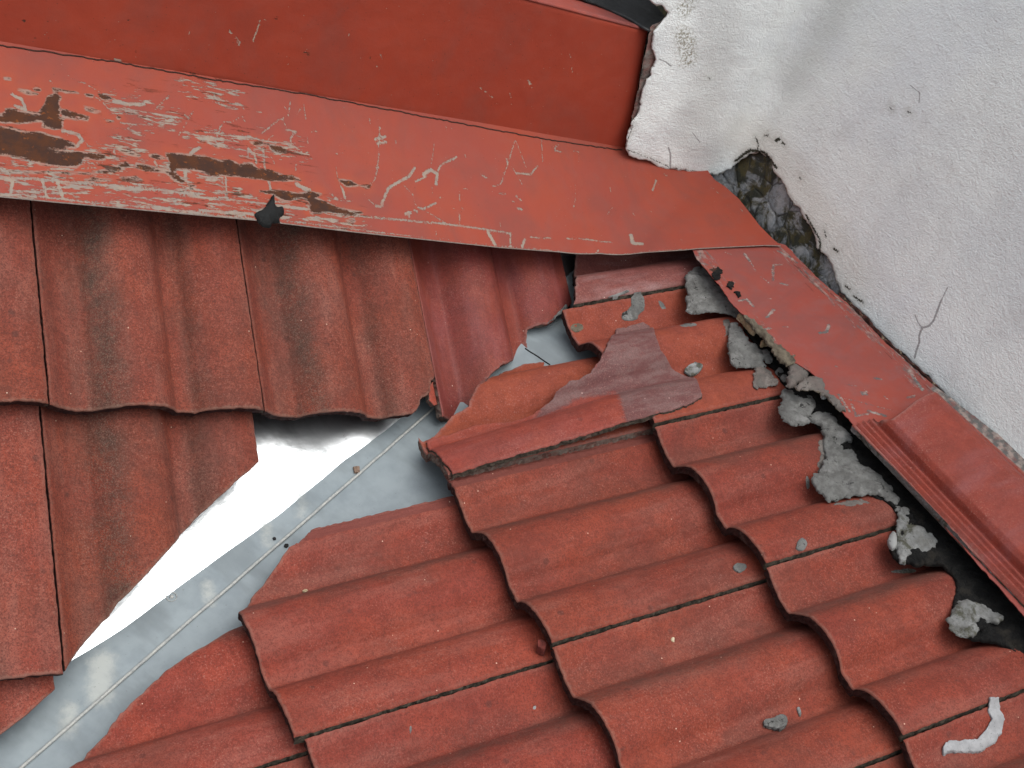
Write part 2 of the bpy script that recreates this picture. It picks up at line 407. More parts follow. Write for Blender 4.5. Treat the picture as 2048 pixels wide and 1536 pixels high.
B0 = make_tile(FB, ub(-1), sb(2), mB, 'red tile between the purple fragment joint and the big mortar lump', GB, seed=61, res=.0045)
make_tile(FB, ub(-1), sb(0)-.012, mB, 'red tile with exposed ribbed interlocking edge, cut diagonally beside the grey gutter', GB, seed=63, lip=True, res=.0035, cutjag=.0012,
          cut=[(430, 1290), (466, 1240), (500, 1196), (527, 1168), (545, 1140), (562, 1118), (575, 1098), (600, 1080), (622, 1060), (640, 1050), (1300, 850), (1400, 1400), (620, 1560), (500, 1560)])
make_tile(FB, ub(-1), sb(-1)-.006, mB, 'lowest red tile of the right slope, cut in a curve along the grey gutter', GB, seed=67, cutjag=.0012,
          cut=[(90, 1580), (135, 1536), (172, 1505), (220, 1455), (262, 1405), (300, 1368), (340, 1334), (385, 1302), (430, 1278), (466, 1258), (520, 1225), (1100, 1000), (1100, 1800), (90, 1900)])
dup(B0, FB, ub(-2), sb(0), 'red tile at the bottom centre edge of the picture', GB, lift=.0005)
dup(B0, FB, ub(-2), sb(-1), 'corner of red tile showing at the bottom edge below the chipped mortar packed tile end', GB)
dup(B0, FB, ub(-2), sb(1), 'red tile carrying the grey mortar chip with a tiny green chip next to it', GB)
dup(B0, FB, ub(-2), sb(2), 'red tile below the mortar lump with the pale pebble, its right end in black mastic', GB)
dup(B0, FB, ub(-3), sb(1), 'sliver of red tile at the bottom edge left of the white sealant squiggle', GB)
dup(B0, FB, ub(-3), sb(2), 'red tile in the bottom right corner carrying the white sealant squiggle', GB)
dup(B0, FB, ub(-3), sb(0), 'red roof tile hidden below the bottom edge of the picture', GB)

def hB(u, v):
    """top of the right hand slope's tiles in the frame FB"""
    k = np.floor((u-ub(0))/WT+1e-9); uu = u-(ub(0)+k*WT)
    m = np.minimum(np.floor((v-sb(0))/GT+1e-9), 2); vv = v-(sb(0)+m*GT)
    return prof(np.clip(uu, .001, WT))-TILT*vv/GT
def hA(u, v):
    k = np.floor((u-ua(0))/WT+1e-9); uu = u-(ua(0)+k*WT)
    m = np.minimum(np.floor((v-sa(0))/GT+1e-9), 0); vv = v-(sa(0)+m*GT)
    return prof(np.clip(uu, .001, WT))-TILT*vv/GT

# ------------------------------------------------------------------ roof deck and valley gutter
M_DECK = rough_mat('dark_roof_boards', (.020, .014, .011), (.035, .022, .016), 40)
vd = Vector((math.tan(TA), math.tan(TB), math.tan(TA)*math.tan(TB))).normalized()
e2g = Vector((0, 0, 1)).cross(vd).normalized()
FG = mat4(vd, e2g)
ng = vd.cross(e2g)
nA = Vector((0, -math.sin(TA), math.cos(TA))); nB = Vector((-math.sin(TB), 0, math.cos(TB)))
dA = nA.cross(vd); dB = nB.cross(vd)
kA = dA.dot(ng)/dA.dot(e2g)*.52; kB = dB.dot(ng)/dB.dot(e2g)*.42
GD = -.056
_bl = P2(FG, lambda u, v: np.full_like(u, GD), [(60, 1372), (137, 1325), (247, 1257), (394, 1147), (560, 1028), (690, 920), (770, 862), (830, 812)])
_bo = np.argsort(_bl[:, 0]); _bu = _bl[_bo, 0]; _bv = _bl[_bo, 1]
def hG(u, v):
    v0 = np.interp(u, _bu, _bv)
    s = .004
    a = kA*(v-v0); b = kB*(v-.001)
    sp = lambda x: np.where(x > 0, x, 0)
    z = GD+sp(a)+sp(b)+.0006*fbm(u*7, v*7, 3, 2)+.0022*np.exp(-((v-.001)/.0016)**2)
    return z
def metal_mat(name, dull=0.0):
    n = NT(name); v = n.tc
    a = n.noise(v, 26, 5, .6); b = n.noise(n.vmul(v, (.5, 3, 1)), 60, 4, .6); sp = n.voro(v, 46, 'F1')
    stm = n.noise(n.vmul(v, (1, .35, 1)), 16, 4, .6)
    col = n.mix(n.step(a, .35, .7), *(((.80, .84, .86), (.72, .76, .78)) if not dull else ((.215, .252, .266), (.175, .208, .224))))
    dep = n.attr('lime'); dm = n.step(n.math('ADD', dep, n.math('MULTIPLY', n.math('SUBTRACT', n.noise(v, 90, 6, .75), .5), .030)), -.010, .008, 1., 0.)
    spk = n.math('MULTIPLY', n.step(sp, .03, .07, 1., 0.), n.step(n.xyz(n.voro(v, 46, 'F1', 'Color'))[0], .95, .96))
    spk = n.math('MAXIMUM', spk, n.math('MULTIPLY', n.step(n.noise(v, 300, 4, .7), .66, .72), .5))
    col = n.mix(n.math('MULTIPLY', dm, .75), col, (.37, .385, .36))
    col = n.mix(n.math('MULTIPLY', n.step(stm, .48, .66), .55), col, tuple(c*.62 for c in ((.5, .55, .55) if not dull else (.215, .252, .266))))
    col = n.mix(spk, col, (.05, .045, .035))
    met = n.math('MULTIPLY', n.math('SUBTRACT', 1.0, n.math('MULTIPLY', dm, .85)), 1.0-.75*dull)
    ro = n.math('ADD', n.math('MULTIPLY_ADD', a, .12, .24+.3*dull), n.math('MULTIPLY', dm, .4))
    nb = n.bump(a, .22, .004); nb = n.bump(b, .15, .0008, nb)
    return n.done(col, ro, nb, metal=met)
M_METAL = metal_mat('bright_galvanised_sheet'); M_METD = metal_mat('dull_galvanised_sheet', 1.0)
def lime(xy):
    L = [[(200, 1390), (205, 1325)], [(135, 1460), (140, 1420)], [(600, 985), (606, 1010), (602, 1030)], [(530, 1045), (535, 1085)], [(415, 1170), (420, 1200)]]
    W = [.016, .010, .0045, .006, .007]
    d = np.full(len(xy), .05)
    for l, w in zip(L, W): d = np.minimum(d, linedist(xy, P2(FG, hG, l))-w)
    return np.minimum(d, .05)
gut = bpy.data.objects.new('valley_gutter', None); COL.objects.link(gut); gut.matrix_world = FG
tag(gut, 'bare galvanised metal valley gutter between the two tiled slopes', 'gutter')
ug = np.linspace(-1.0, .90, 240); vg0 = np.interp(ug, _bu, _bv)+.0008*fbm(ug*25, ug*0, 9, 3)
def hG1(u, v):
    a = kA*(v-np.interp(u, ug, vg0)); return GD+a+.0009*fbm(u*7, v*7, 3, 2)
def hG2(u, v): return GD+.0005*fbm(u*7, v*7, 3, 2)
def hG3(u, v): return GD+kB*(v-.001)+.0009*fbm(u*7, v*7, 3, 2)
up = np.column_stack([ug, vg0]); lo_ = np.column_stack([ug, np.full_like(ug, .001)])
g1 = np.vstack([up, [(.90, .36), (-1.0, .36)]]); g2 = np.vstack([lo_, up[::-1]]); g3 = np.vstack([[(-1.0, -.22), (.90, -.22)], lo_[::-1]])
for nm, pp, hh in (('left_pan', g1, hG1), ('centre_channel', g2, hG2), ('right_pan', g3, hG3)):
    build(nm, FG, [resample(pp, .006)], hh, .0008, .007, ((M_METAL if nm == 'left_pan' else M_METD),)*2, attrs={'lime': lime}, parent=gut, seed=5)

def tube(name, pts, r, mat, parent=None, M=None, seg=8, jitter=0):
    cu = bpy.data.curves.new(name, 'CURVE'); cu.dimensions = '3D'; sp = cu.splines.new('POLY'); sp.points.add(len(pts)-1)
    for i, p in enumerate(pts): sp.points[i].co = (*p, 1)
    cu.bevel_depth = r; cu.bevel_resolution = 2
    tmp = bpy.data.objects.new('tmp', cu); COL.objects.link(tmp)
    dg = bpy.context.evaluated_depsgraph_get(); me = bpy.data.meshes.new_from_object(tmp.evaluated_get(dg))
    bpy.data.objects.remove(tmp); me.materials.clear(); me.materials.append(mat); me.name = name
    me.polygons.foreach_set('use_smooth', [True]*len(me.polygons))
    o = bpy.data.objects.new(name, me); COL.objects.link(o)
    if M is not None: o.matrix_world = M
    if parent is not None: o.parent = parent; o.matrix_parent_inverse = parent.matrix_world.inverted()
    return o
M_SOLDER = rough_mat('pale_solder', (.34, .345, .32), (.24, .25, .245), 200, bump=.3, dist=.001, rough=.5)
us = np.linspace(-1.0, .5, 160); vv = np.full(160, .001)+.0008*vnoise(us*30, us*0, 4)
tube('folded_seam', [(a, b, c+.0002) for a, b, c in zip(us, vv, hG(us, vv))], .0022, M_SOLDER, gut, FG)
M_BLACK = rough_mat('black_joint', (.012, .012, .012), (.02, .02, .02), 90)
lp = P2(FG, hG, [(1050, 697), (1060, 704), (1075, 713), (1089, 723), (1100, 730)])
tube('lap_joint', [(a, b, c+.0006) for (a, b), c in zip(lp, hG(lp[:, 0], lp[:, 1]))], .0011, M_BLACK, gut, FG)
# rivet with ring
rv = P2(FG, hG, [(343, 1194)])[0]
def disc_h(c, r, hh, base):
    return lambda u, v: base(u, v)+hh*np.sqrt(np.maximum(0, 1-((u-c[0])**2+(v-c[1])**2)/r**2))+.0003
def circ(c, r, n=28): return np.array([(c[0]+r*math.cos(a), c[1]+r*math.sin(a)) for a in np.linspace(0, 2*math.pi, n, endpoint=False)])
build('rivet', FG, [circ(rv, .0028)], disc_h(rv, .003, .0018, hG), .003, .0007, (M_SOLDER, M_SOLDER), parent=gut)
tube('rivet_ring', [(rv[0]+.0068*math.cos(a), rv[1]+.0068*math.sin(a), hG(np.array([rv[0]]), np.array([rv[1]]))[0]+.0005) for a in np.linspace(0, 2*math.pi, 30)], .0006, M_SOLDER, gut, FG)
# small brown chip standing on the seam
M_BROWN = rough_mat('brown_chip', (.22, .15, .11), (.16, .11, .08), 200)
def flake(name, label, cat, F, base, px, thick, mats, seed=0, res=.0025, jg=.0012, jf=200, dome=0.0, bumpy=.0006, group=None, rnd=.0012, sm=1, sj=.0006, parent=None, gap=.0003, attrs=None, bfreq=90, grow=1.0):
    px = np.array(px, float); px = px.mean(0)+(px-px.mean(0))*grow
    p = P2(F, lambda u, v: base(u, v)+thick, px)
    p = smooth_poly(p, sm); p = jag(resample(p, max(res*.6, .0012)), jg, jf, seed)
    cx, cy = p.mean(0)
    def h(u, v):
        d = polydist(np.stack([np.ravel(u), np.ravel(v)], 1), p).reshape(np.shape(u)) if dome else 0
        return base(u, v)+thick+(dome*np.minimum(1, d/.012)**.6 if dome else 0)+bumpy*fbm(u*bfreq, v*bfreq, seed, 5)*2
    und = lambda u, v: base(u, v)+gap
    o = build(name, F, [p], h, thick, res, mats, rnd=rnd, drop=min(rnd, thick*.8), attrs=attrs if attrs is not None else {'edge': None}, sidejag=sj, seed=seed, under=und, parent=parent)
    if parent is None: tag(o, label, cat, group)
    return o
flake('tile_crumb', 'tiny brown crumb sitting on the gutter seam', 'crumb', FG, hG, [(706, 932), (719, 931), (720, 943), (709, 944)], .004, (M_BROWN, M_BROWN), seed=3, res=.002, jg=.0004, sm=0)
for i, (x, y, r, lab) in enumerate([(573, 1090, 4, 'tiny dark crumb in the gutter below the ribbed tile end'), (549, 1076, 3, 'smaller dark crumb on the gutter strip next to the seam')]):
    flake('dirt_crumb', lab, 'crumb', FG, hG, [(x-r, y-r), (x+r, y-r), (x+r, y+r*.7), (x-r, y+r)], .003, (M_BLACK, M_BLACK), seed=7+i, res=.0015, jg=.0003, sm=1)

# deck under both slopes (closes the view through the gaps)
deck = bpy.data.objects.new('roof_deck', None); COL.objects.link(deck)
tag(deck, 'dark timber roof deck just visible in the gaps under the tiles', 'roof deck')
build('deck_board', FA, [resample([(-1.1, -.75), (1.05, -.75), (1.05, .80), (-1.1, .80)], .1)], lambda u, v: np.full_like(u, -.15), .01, .1, (M_DECK, M_DECK), parent=deck)
build('deck_board', FB, [resample([(-.62, -.75), (1.3, -.75), (1.3, 1.1), (-.62, 1.1)], .1)], lambda u, v: np.full_like(u, -.15), .01, .1, (M_DECK, M_DECK), parent=deck)

# ------------------------------------------------------------------ painted sheet flashing
def sdf_polys(M, h, polys):
    P = [P2(M, h, p) for p in polys]
    def f(xy):
        d = np.full(len(xy), .05)
        for p in P:
            lo = p.min(0)-.03; hi = p.max(0)+.03
            m = ((xy > lo) & (xy < hi)).all(1)
            if m.any():
                q = polydist(xy[m], p); q[inpoly(xy[m], p)] *= -1; d[m] = np.minimum(d[m], q)
        return d
    return f
def sdf_lines(M, h, lines, px2m=.00066, wk=1.0):
    P = [(P2(M, h, l), w*px2m*.5*wk) for l, w in lines]
    def f(xy):
        d = np.full(len(xy), .05)
        for p, w in P:
            lo = p.min(0)-.052-w; hi = p.max(0)+.052+w
            m = ((xy > lo) & (xy < hi)).all(1)
            if m.any(): d[m] = np.minimum(d[m], linedist(xy[m], p)-w)
        return d
    return f
def linepts(M, h, lines, step=.0012):
    out = []
    for l, w in lines:
        p = P2(M, h, l)
        for a, b in zip(p[:-1], p[1:]):
            k = max(1, int(np.linalg.norm(b-a)/step)); out += [a+(b-a)*j/k for j in range(k+1)]
    return np.array(out)
def both(*fs): return lambda xy: np.minimum.reduce([f(xy) for f in fs])

def paint_mat(name, base=(.33, .064, .043), warm=(.36, .066, .036), gray=(.31, .275, .245), streaky=1.0, rough=.62, dusty=.3, K=(.655, .63, .60), rag=.0075):
    n = NT(name); v = n.tc
    big = n.noise(v, 6, 4); mid = n.noise(v, 40, 5, .6); fine = n.noise(v, 330, 4, .65)
    hz = n.noise(n.vmul(v, (.16, 1, 1)), 190, 5, .75); hz2 = n.noise(n.vmul(v, (.3, 1, 1)), 70, 4, .7)
    col = n.mix(n.step(big, .38, .65), base, warm)
    col = n.mix(n.math('MULTIPLY', n.step(mid, .4, .75), dusty), col, tuple(min(1, c*.75+.05) for c in base))
    col = n.mix(n.math('MULTIPLY', n.step(fine, .58, .75), .3), col, tuple(c*.7 for c in base))
    pg = n.step(n.noise(n.vmul(v, (1, .6, 1)), 11, 5, .65, .5), .44, .72); col = n.mix(n.math('MULTIPLY', pg, .34+dusty*.5), col, tuple(.55*c+.035 for c in base))
    # orange undercoat glow round the rust
    rust = n.attr('rust')
    nz = n.math('MULTIPLY', n.math('SUBTRACT', fine, .5), .0055)
    nzl = n.math('MULTIPLY', n.math('SUBTRACT', hz, .5), .008)
    col = n.mix(n.math('MULTIPLY', n.step(n.math('ADD', rust, n.math('MULTIPLY', n.math('SUBTRACT', hz2, .5), .02)), .0, .016, 1., 0.), .35*streaky), col, (.42, .085, .035))
    # bare primer: traced scratches plus streaky wear
    scr = n.attr('scratch'); w = n.attr('wear')
    s1 = n.step(n.math('ADD', scr, n.math('MULTIPLY', n.math('SUBTRACT', n.noise(v, 300, 5, .75), .5), rag)), -.0002, .0003, 1., 0.)
    wf = n.step(w, .0, .045, 1., 0.)
    s2 = n.step(n.math('SUBTRACT', n.math('ADD', n.math('MULTIPLY', hz, .62), n.math('MULTIPLY', hz2, .38)), n.math('MULTIPLY_ADD', wf, -.215, .735)), .0, .012)
    s3 = n.step(n.voro(n.vmul(v, (.6, 1, 1)), 260, 'F1'), .08, .16, 1., 0.)
    s3 = n.math('MULTIPLY', s3, n.step(n.xyz(n.voro(n.vmul(v, (.6, 1, 1)), 260, 'F1', 'Color'))[1], .955, .96))
    pr = n.math('MAXIMUM', n.math('MAXIMUM', s1, n.math('MULTIPLY', s2, streaky)), n.math('MULTIPLY', s3, .8))
    ring = n.math('MULTIPLY', n.step(n.math('ADD', rust, nzl), .0, .0022, 1., 0.), streaky)
    pr = n.math('MAXIMUM', pr, n.math('MULTIPLY', ring, .75))
    gcol = n.mix(n.step(n.noise(v, 90, 4), .4, .65), gray, (.36, .30, .25))
    pr = n.math('MULTIPLY', pr, n.step(n.noise(v, 75, 4, .7), .30, .52, .55, 1.0)); col = n.mix(pr, col, gcol)
    rz = n.math('MULTIPLY', n.math('SUBTRACT', n.noise(n.vmul(v, (.22, 1, 1)), 230, 5, .75), .5), .016)
    rm = n.step(n.math('ADD', n.math('ADD', rust, nz), rz), -.0012, .0004, 1., 0.)
    rsp = n.math('MULTIPLY', n.step(n.noise(n.vmul(v, (.15, 1, 1)), 120, 5, .75), .60, .63), n.math('MULTIPLY', wf, streaky)); rm = n.math('MAXIMUM', rm, n.math('MULTIPLY', rsp, .85))
    rcol = n.mix(n.step(n.noise(v, 55, 5, .65), .38, .62), (.092, .036, .018), (.060, .030, .022))
    rcol = n.mix(n.step(n.noise(v, 120, 4, .6), .60, .70), rcol, (.22, .07, .02))
    col = n.mix(rm, col, rcol)
    hgt = n.math('SUBTRACT', n.math('MULTIPLY', pr, -.5), n.math('MULTIPLY', rm, .5))
    dk = n.math('MULTIPLY', n.step(n.voro(v, 120, 'F1'), .07, .13, 1., 0.), n.step(n.xyz(n.voro(v, 120, 'F1', 'Color'))[2], .90, .92)); col = n.mix(n.math('MULTIPLY', dk, .55), col, (.07, .03, .022))
    nb = n.bump(hgt, .7, .0012); nb = n.bump(mid, .14, .004, nb); nb = n.bump(n.noise(v, 9, 2, .5), .35, .012, nb); nb = n.bump(fine, .12, .0006, nb)
    col = n.scale(col, K)
    ro = n.math('ADD', n.math('MULTIPLY_ADD', mid, .12, rough), n.math('MULTIPLY', n.math('MAXIMUM', pr, rm), .3))
    return n.done(col, ro, nb, spec=.22)
M_PAINT = paint_mat('scratched_red_paint')
M_PAINT2 = paint_mat('red_paint_side_sheet', base=(.30, .066, .047), warm=(.32, .066, .042), gray=(.13, .13, .118), streaky=.6, dusty=.6, K=(.72, .70, .74), rag=.013)
M_PAINTF = paint_mat('deep_red_paint', base=(.27, .045, .026), warm=(.29, .049, .027), streaky=.0, rough=.62, dusty=.15, K=(1.05, .93, .82))

M_PRIM = rough_mat('bare_primer_edge', (.36, .32, .28), (.26, .21, .18), 200, bump=.3, dist=.001)
def smax(a, b, k): 
    d = np.clip(.5+.5*(a-b)/k, 0, 1); return a*d+b*(1-d)+k*d*(1-d)
def hF(x, y):
    zA = y*math.tan(TA)+.036; zB = x*math.tan(TB)+.020
    return smax(zA, zB, .03)-.006*np.clip(1-(y-.37)/.02, 0, 1)*0
s5 = lambda L: Z(0, 140, 5.12, L)
s6 = lambda L: Z(360, 200, 5.12, L)
s7 = lambda L: Z(720, 240, 5.12, L)
s10 = lambda L: Z(1100, 260, 5.12, L)
RUST = [s5(L) for L in (
    [(-80, 590), (0, 580), (100, 590), (250, 630), (430, 640), (600, 690), (770, 760), (770, 790), (640, 800), (480, 810), (640, 830), (820, 840), (1070, 870), (1075, 910), (1000, 915), (860, 895), (830, 960), (780, 990), (640, 990), (450, 970), (340, 940), (250, 910), (120, 880), (-80, 860)],
    [(-40, 460), (45, 440), (60, 400), (130, 395), (200, 420), (300, 432), (400, 450), (460, 340), (480, 280), (560, 235), (620, 270), (600, 350), (620, 440), (600, 480), (640, 510), (645, 590), (560, 610), (430, 580), (450, 520), (300, 530), (200, 555), (40, 540), (-40, 520)],
    [(620, 400), (760, 440), (920, 480), (900, 520), (760, 500), (640, 480)],
    [(180, 205), (300, 215), (385, 250), (270, 240)], [(345, 195), (375, 175), (410, 190), (415, 215), (360, 210)], [(540, 185), (620, 195), (620, 215), (545, 205)],
    [(645, 210), (800, 225), (800, 235), (660, 230)], [(870, 245), (955, 250), (940, 275), (880, 262)], [(1010, 240), (1140, 290), (1110, 305), (1040, 295)],
    [(860, 380), (950, 395), (1030, 430), (980, 435), (880, 405)], [(1080, 515), (1165, 525), (1100, 528)], [(1200, 480), (1225, 480), (1225, 505), (1200, 505)],
    [(1230, 830), (1350, 830), (1435, 870), (1420, 885), (1290, 855)], [(1530, 870), (1600, 860), (1690, 900), (1600, 915), (1540, 890)],
    [(1000, 1040), (1160, 1000), (1290, 950), (1330, 975), (1160, 1045), (1060, 1055)], [(1400, 960), (1600, 1000), (1720, 1030), (1800, 1060), (1890, 1130), (1860, 1160), (1760, 1110), (1700, 1050), (1500, 1030), (1390, 1000)],
    [(1230, 1100), (1400, 1095), (1460, 1130), (1280, 1140)], [(860, 1130), (960, 1110), (1160, 1130), (950, 1140)], [(0, 1036), (600, 1048), (1000, 1060), (600, 1056), (0, 1044)], [(40, 75), (110, 85), (105, 98), (50, 95)])]
RUST += [s6(L) for L in (
    [(-153, 543), (0, 550), (250, 575), (420, 620), (520, 620), (610, 665), (700, 640), (750, 650), (800, 710), (930, 720), (1080, 780), (1150, 775), (1235, 820), (1080, 828), (930, 830), (700, 790), (500, 775), (300, 770), (180, 720), (0, 700), (-60, 720), (-80, 780), (-110, 700), (-110, 620)],
    [(720, 430), (860, 440), (1000, 470), (1085, 500), (1080, 545), (1000, 530), (940, 510), (900, 460), (780, 470)],
    [(820, 935), (1000, 925), (1200, 960), (1330, 940), (1450, 965), (1380, 1000), (1450, 1025), (1600, 1100), (1760, 1140), (1870, 1150), (1800, 1180), (1680, 1170), (1500, 1140), (1420, 1160), (1330, 1150), (1330, 1050), (1250, 1000), (1080, 1035), (950, 970)],
    [(1625, 815), (1750, 830), (1830, 880), (1700, 885)], [(1840, 880), (1950, 880), (1930, 900)], [(80, 860), (160, 880), (110, 910)], [(210, 400), (250, 410), (240, 420), (215, 412)], [(340, 465), (400, 475), (395, 485)],
    [(1700, 1235), (1790, 1240), (1760, 1255)])]
SCR = [(s5(L), w) for L, w in (
    ([(0, 1105), (300, 1110), (600, 1140), (1200, 1190), (2048, 1270)], 7), ([(0, 1270), (400, 1300), (1000, 1360), (2048, 1465)], 5),
    ([(130, 1110), (110, 1260)], 10), ([(440, 1140), (470, 1290)], 8), ([(590, 1160), (640, 1290)], 9), ([(280, 1220), (440, 1230)], 3), ([(700, 60), (730, 90), (880, 140), (1020, 225)], 2), ([(970, 270), (1050, 320), (1100, 390)], 2.6),
    ([(120, 250), (220, 300), (265, 400)], 8), ([(160, 370), (260, 410)], 8), ([(1600, 400), (1650, 340), (1740, 260)], 4), ([(1830, 670), (1900, 560), (1970, 430)], 2.4), ([(1890, 460), (1930, 490)], 6), ([(840, 690), (950, 830)], 2.2), ([(1290, 390), (1290, 460)], 5),
    ([(640, 620), (800, 660), (840, 720), (790, 780)], 9), ([(490, 90), (530, 130)], 4), ([(1230, 540), (1400, 560), (1300, 600)], 3), ([(1160, 320), (1300, 350), (1480, 350)], 9), ([(1950, 860), (1980, 820), (2048, 800)], 8), ([(1580, 930), (1610, 980)], 6), ([(1900, 1040), (1900, 1110)], 12), ([(1800, 1050), (1780, 1000)], 3),
    ([(1500, 440), (1480, 420)], 4), ([(820, 950), (1050, 955)], 3), ([(840, 1010), (1000, 1000)], 3), ([(1170, 820), (1170, 850)], 6))]
SCR += [(s6(L), w) for L, w in (
    ([(0, 340), (60, 250), (130, 110)], 2.4), ([(350, 450), (400, 300), (450, 220)], 3), ([(450, 220), (530, 230), (600, 185)], 2.2), ([(640, 170), (665, 220)], 3), ([(840, 340), (1000, 210), (1110, 160), (1130, 20)], 3.6), ([(1050, 200), (1080, 260)], 4),
    ([(1080, 300), (1190, 330), (1130, 390), (1140, 470)], 5), ([(1260, 20), (1290, 200)], 3.2), ([(1060, 60), (1090, 100)], 3), ([(1190, 160), (1250, 70)], 2.2), ([(870, 440), (950, 360)], 2.6), ([(700, 500), (770, 570), (780, 650)], 7), ([(690, 600), (700, 530)], 4), ([(850, 490), (870, 740)], 6), ([(910, 540), (980, 670)], 2), ([(570, 40), (620, 40), (650, 80)], 6),
    ([(260, 20), (450, 25)], 1.6), ([(790, 120), (830, 125)], 3), ([(880, 140), (970, 155)], 2), ([(1590, 670), (1620, 820), (1690, 990)], 2.6), ([(2040, 280), (2030, 600), (2000, 800), (1960, 870)], 2.2), ([(1190, 860), (1260, 900), (1330, 930)], 12), ([(910, 830), (930, 920)], 8), ([(1300, 370), (1310, 440)], 3),
    ([(470, 790), (475, 990)], 6), ([(430, 800), (440, 980)], 3), ([(1100, 520), (1320, 540)], 3), ([(590, 380), (700, 375)], 4), ([(250, 330), (450, 340)], 4), ([(380, 400), (550, 410)], 2.4), ([(120, 570), (150, 520), (210, 490)], 6), ([(0, 980), (400, 1010), (700, 1045), (1300, 1110), (1800, 1190), (2048, 1205)], 5),
    ([(0, 1150), (500, 1195), (760, 1220)], 5), ([(200, 1130), (760, 1170)], 8), ([(960, 1080), (1320, 1120)], 8), ([(1070, 1240), (2048, 1360)], 5), ([(1540, 960), (1600, 1000)], 5), ([(1660, 900), (1690, 1000)], 8), ([(1500, 1030), (1650, 1010)], 3), ([(1340, 325), (1400, 320)], 1.6), ([(1590, 550), (1670, 545)], 1.6), ([(1190, 660), (1185, 720)], 3.4), ([(1400, 770), (1410, 830)], 3), ([(1940, 190), (1950, 240)], 3))]
SCR += [(s7(L), w) for L, w in (
    ([(205, 70), (200, 240)], 4), ([(150, 200), (260, 170)], 8), ([(180, 240), (270, 225)], 7), ([(200, 340), (180, 480), (160, 600), (90, 670)], 2.6), ([(165, 480), (195, 490)], 6), ([(210, 890), (290, 700), (400, 630), (500, 580), (560, 490)], 8.5), ([(160, 880), (240, 890)], 6), ([(80, 810), (180, 890)], 3),
    ([(440, 660), (540, 760), (560, 860), (600, 900)], 3), ([(600, 900), (650, 910), (780, 850)], 6), ([(650, 920), (870, 1050)], 3), ([(560, 930), (590, 940)], 7), ([(1020, 740), (1020, 830)], 4), ([(1020, 940), (1020, 1060)], 4), ([(760, 240), (730, 460)], 2.4), ([(990, 380), (830, 460), (800, 520)], 6),
    ([(650, 560), (720, 510), (790, 550), (780, 660)], 11), ([(570, 630), (680, 580)], 5), ([(740, 690), (750, 760)], 2.4), ([(1590, 200), (1520, 430), (1440, 660), (1360, 680)], 4), ([(1500, 400), (1515, 460)], 6), ([(1600, 220), (1700, 480)], 3.4), ([(1550, 470), (1660, 655)], 3.2), ([(1600, 545), (1750, 555), (1820, 470)], 6), ([(1860, 210), (1870, 430)], 3.4), ([(1850, 200), (1900, 250)], 2),
    ([(1600, 780), (1650, 820)], 6), ([(1610, 905), (1660, 915)], 7), ([(1240, 560), (1300, 595)], 5), ([(1420, 750), (1490, 755)], 5), ([(1550, 830), (1580, 840)], 4), ([(2000, 260), (1995, 310), (2048, 330)], 4), ([(465, 965), (520, 950)], 10), ([(500, 940), (505, 1005)], 6), ([(0, 985), (500, 1030), (1000, 1080), (1250, 1115), (1560, 1165)], 5.5),
    ([(1310, 1150), (1380, 1270)], 12), ([(1540, 1160), (1540, 1290)], 6), ([(1660, 1290), (1690, 1220)], 9), ([(1740, 1200), (1960, 1212)], 4), ([(0, 1130), (800, 1215), (1400, 1290), (2048, 1340)], 2.2), ([(360, 190), (370, 240)], 3.4), ([(1075, 360), (1090, 390)], 4), ([(880, 70), (890, 105)], 2.2), ([(940, 90), (950, 105)], 2.6), ([(1060, 705), (1100, 705)], 2), ([(940, 895), (970, 900)], 3.4), ([(1040, 905), (1065, 915)], 4), ([(820, 795), (824, 800)], 5), ([(780, 1140), (780, 1175)], 2.2), ([(1435, 1050), (1440, 1110)], 2.2))]
SCR += [(s10(L), w) for L, w in (
    ([(50, 200), (60, 170), (90, 150)], 3.4), ([(60, 215), (130, 230)], 3.4), ([(235, 215), (295, 225), (297, 330)], 2), ([(170, 1110), (400, 1120), (640, 1150)], 4), ([(830, 1080), (850, 1160), (940, 1165)], 16), ([(1050, 620), (1090, 510)], 7), ([(240, 800), (262, 700)], 3), ([(262, 690), (258, 560)], 1.4), ([(590, 860), (640, 790)], 2.6), ([(610, 580), (620, 630)], 2.6),
    ([(1030, 830), (1040, 840)], 3), ([(1170, 450), (1200, 470)], 5), ([(1710, 630), (1720, 650)], 4), ([(1940, 800), (1975, 835)], 3), ([(850, 850), (870, 880)], 4), ([(0, 1240), (500, 1260), (1000, 1240), (1450, 1215)], 2.0), ([(1340, 1120), (1360, 1135)], 3), ([(1640, 590), (1680, 600)], 1.5), ([(480, 1250), (500, 1220)], 5))]
WEAR = [([(-60, 330), (60, 330), (160, 345), (260, 300)], 40), ([(-60, 380), (300, 395), (560, 430)], 30), ([(280, 240), (340, 240)], 18), ([(330, 350), (480, 345), (520, 310)], 14), ([(480, 410), (700, 440)], 26), ([(0, 394), (300, 418), (500, 436), (720, 462)], 24), ([(380, 268), (520, 285), (600, 300)], 4), ([(370, 180), (470, 192)], 4), ([(230, 205), (290, 215)], 12)]
fl = [(-420, 345), (0, 392), (100, 402), (300, 420), (520, 440), (700, 462), (850, 478), (1000, 494), (1120, 503), (1200, 506), (1290, 504), (1370, 499), (1400, 496), (1530, 490), (1562, 491), (1546, 478), (1520, 452), (1500, 426), (1478, 398), (1450, 373), (1430, 360)]
lowuv = P2(FW, hF, fl)
upper = [(lowuv[-1][0], .585), (-1.1, .565), (-1.1, lowuv[0][1])]
op = np.vstack([np.array([lowuv[0]]), lowuv[1:], upper])
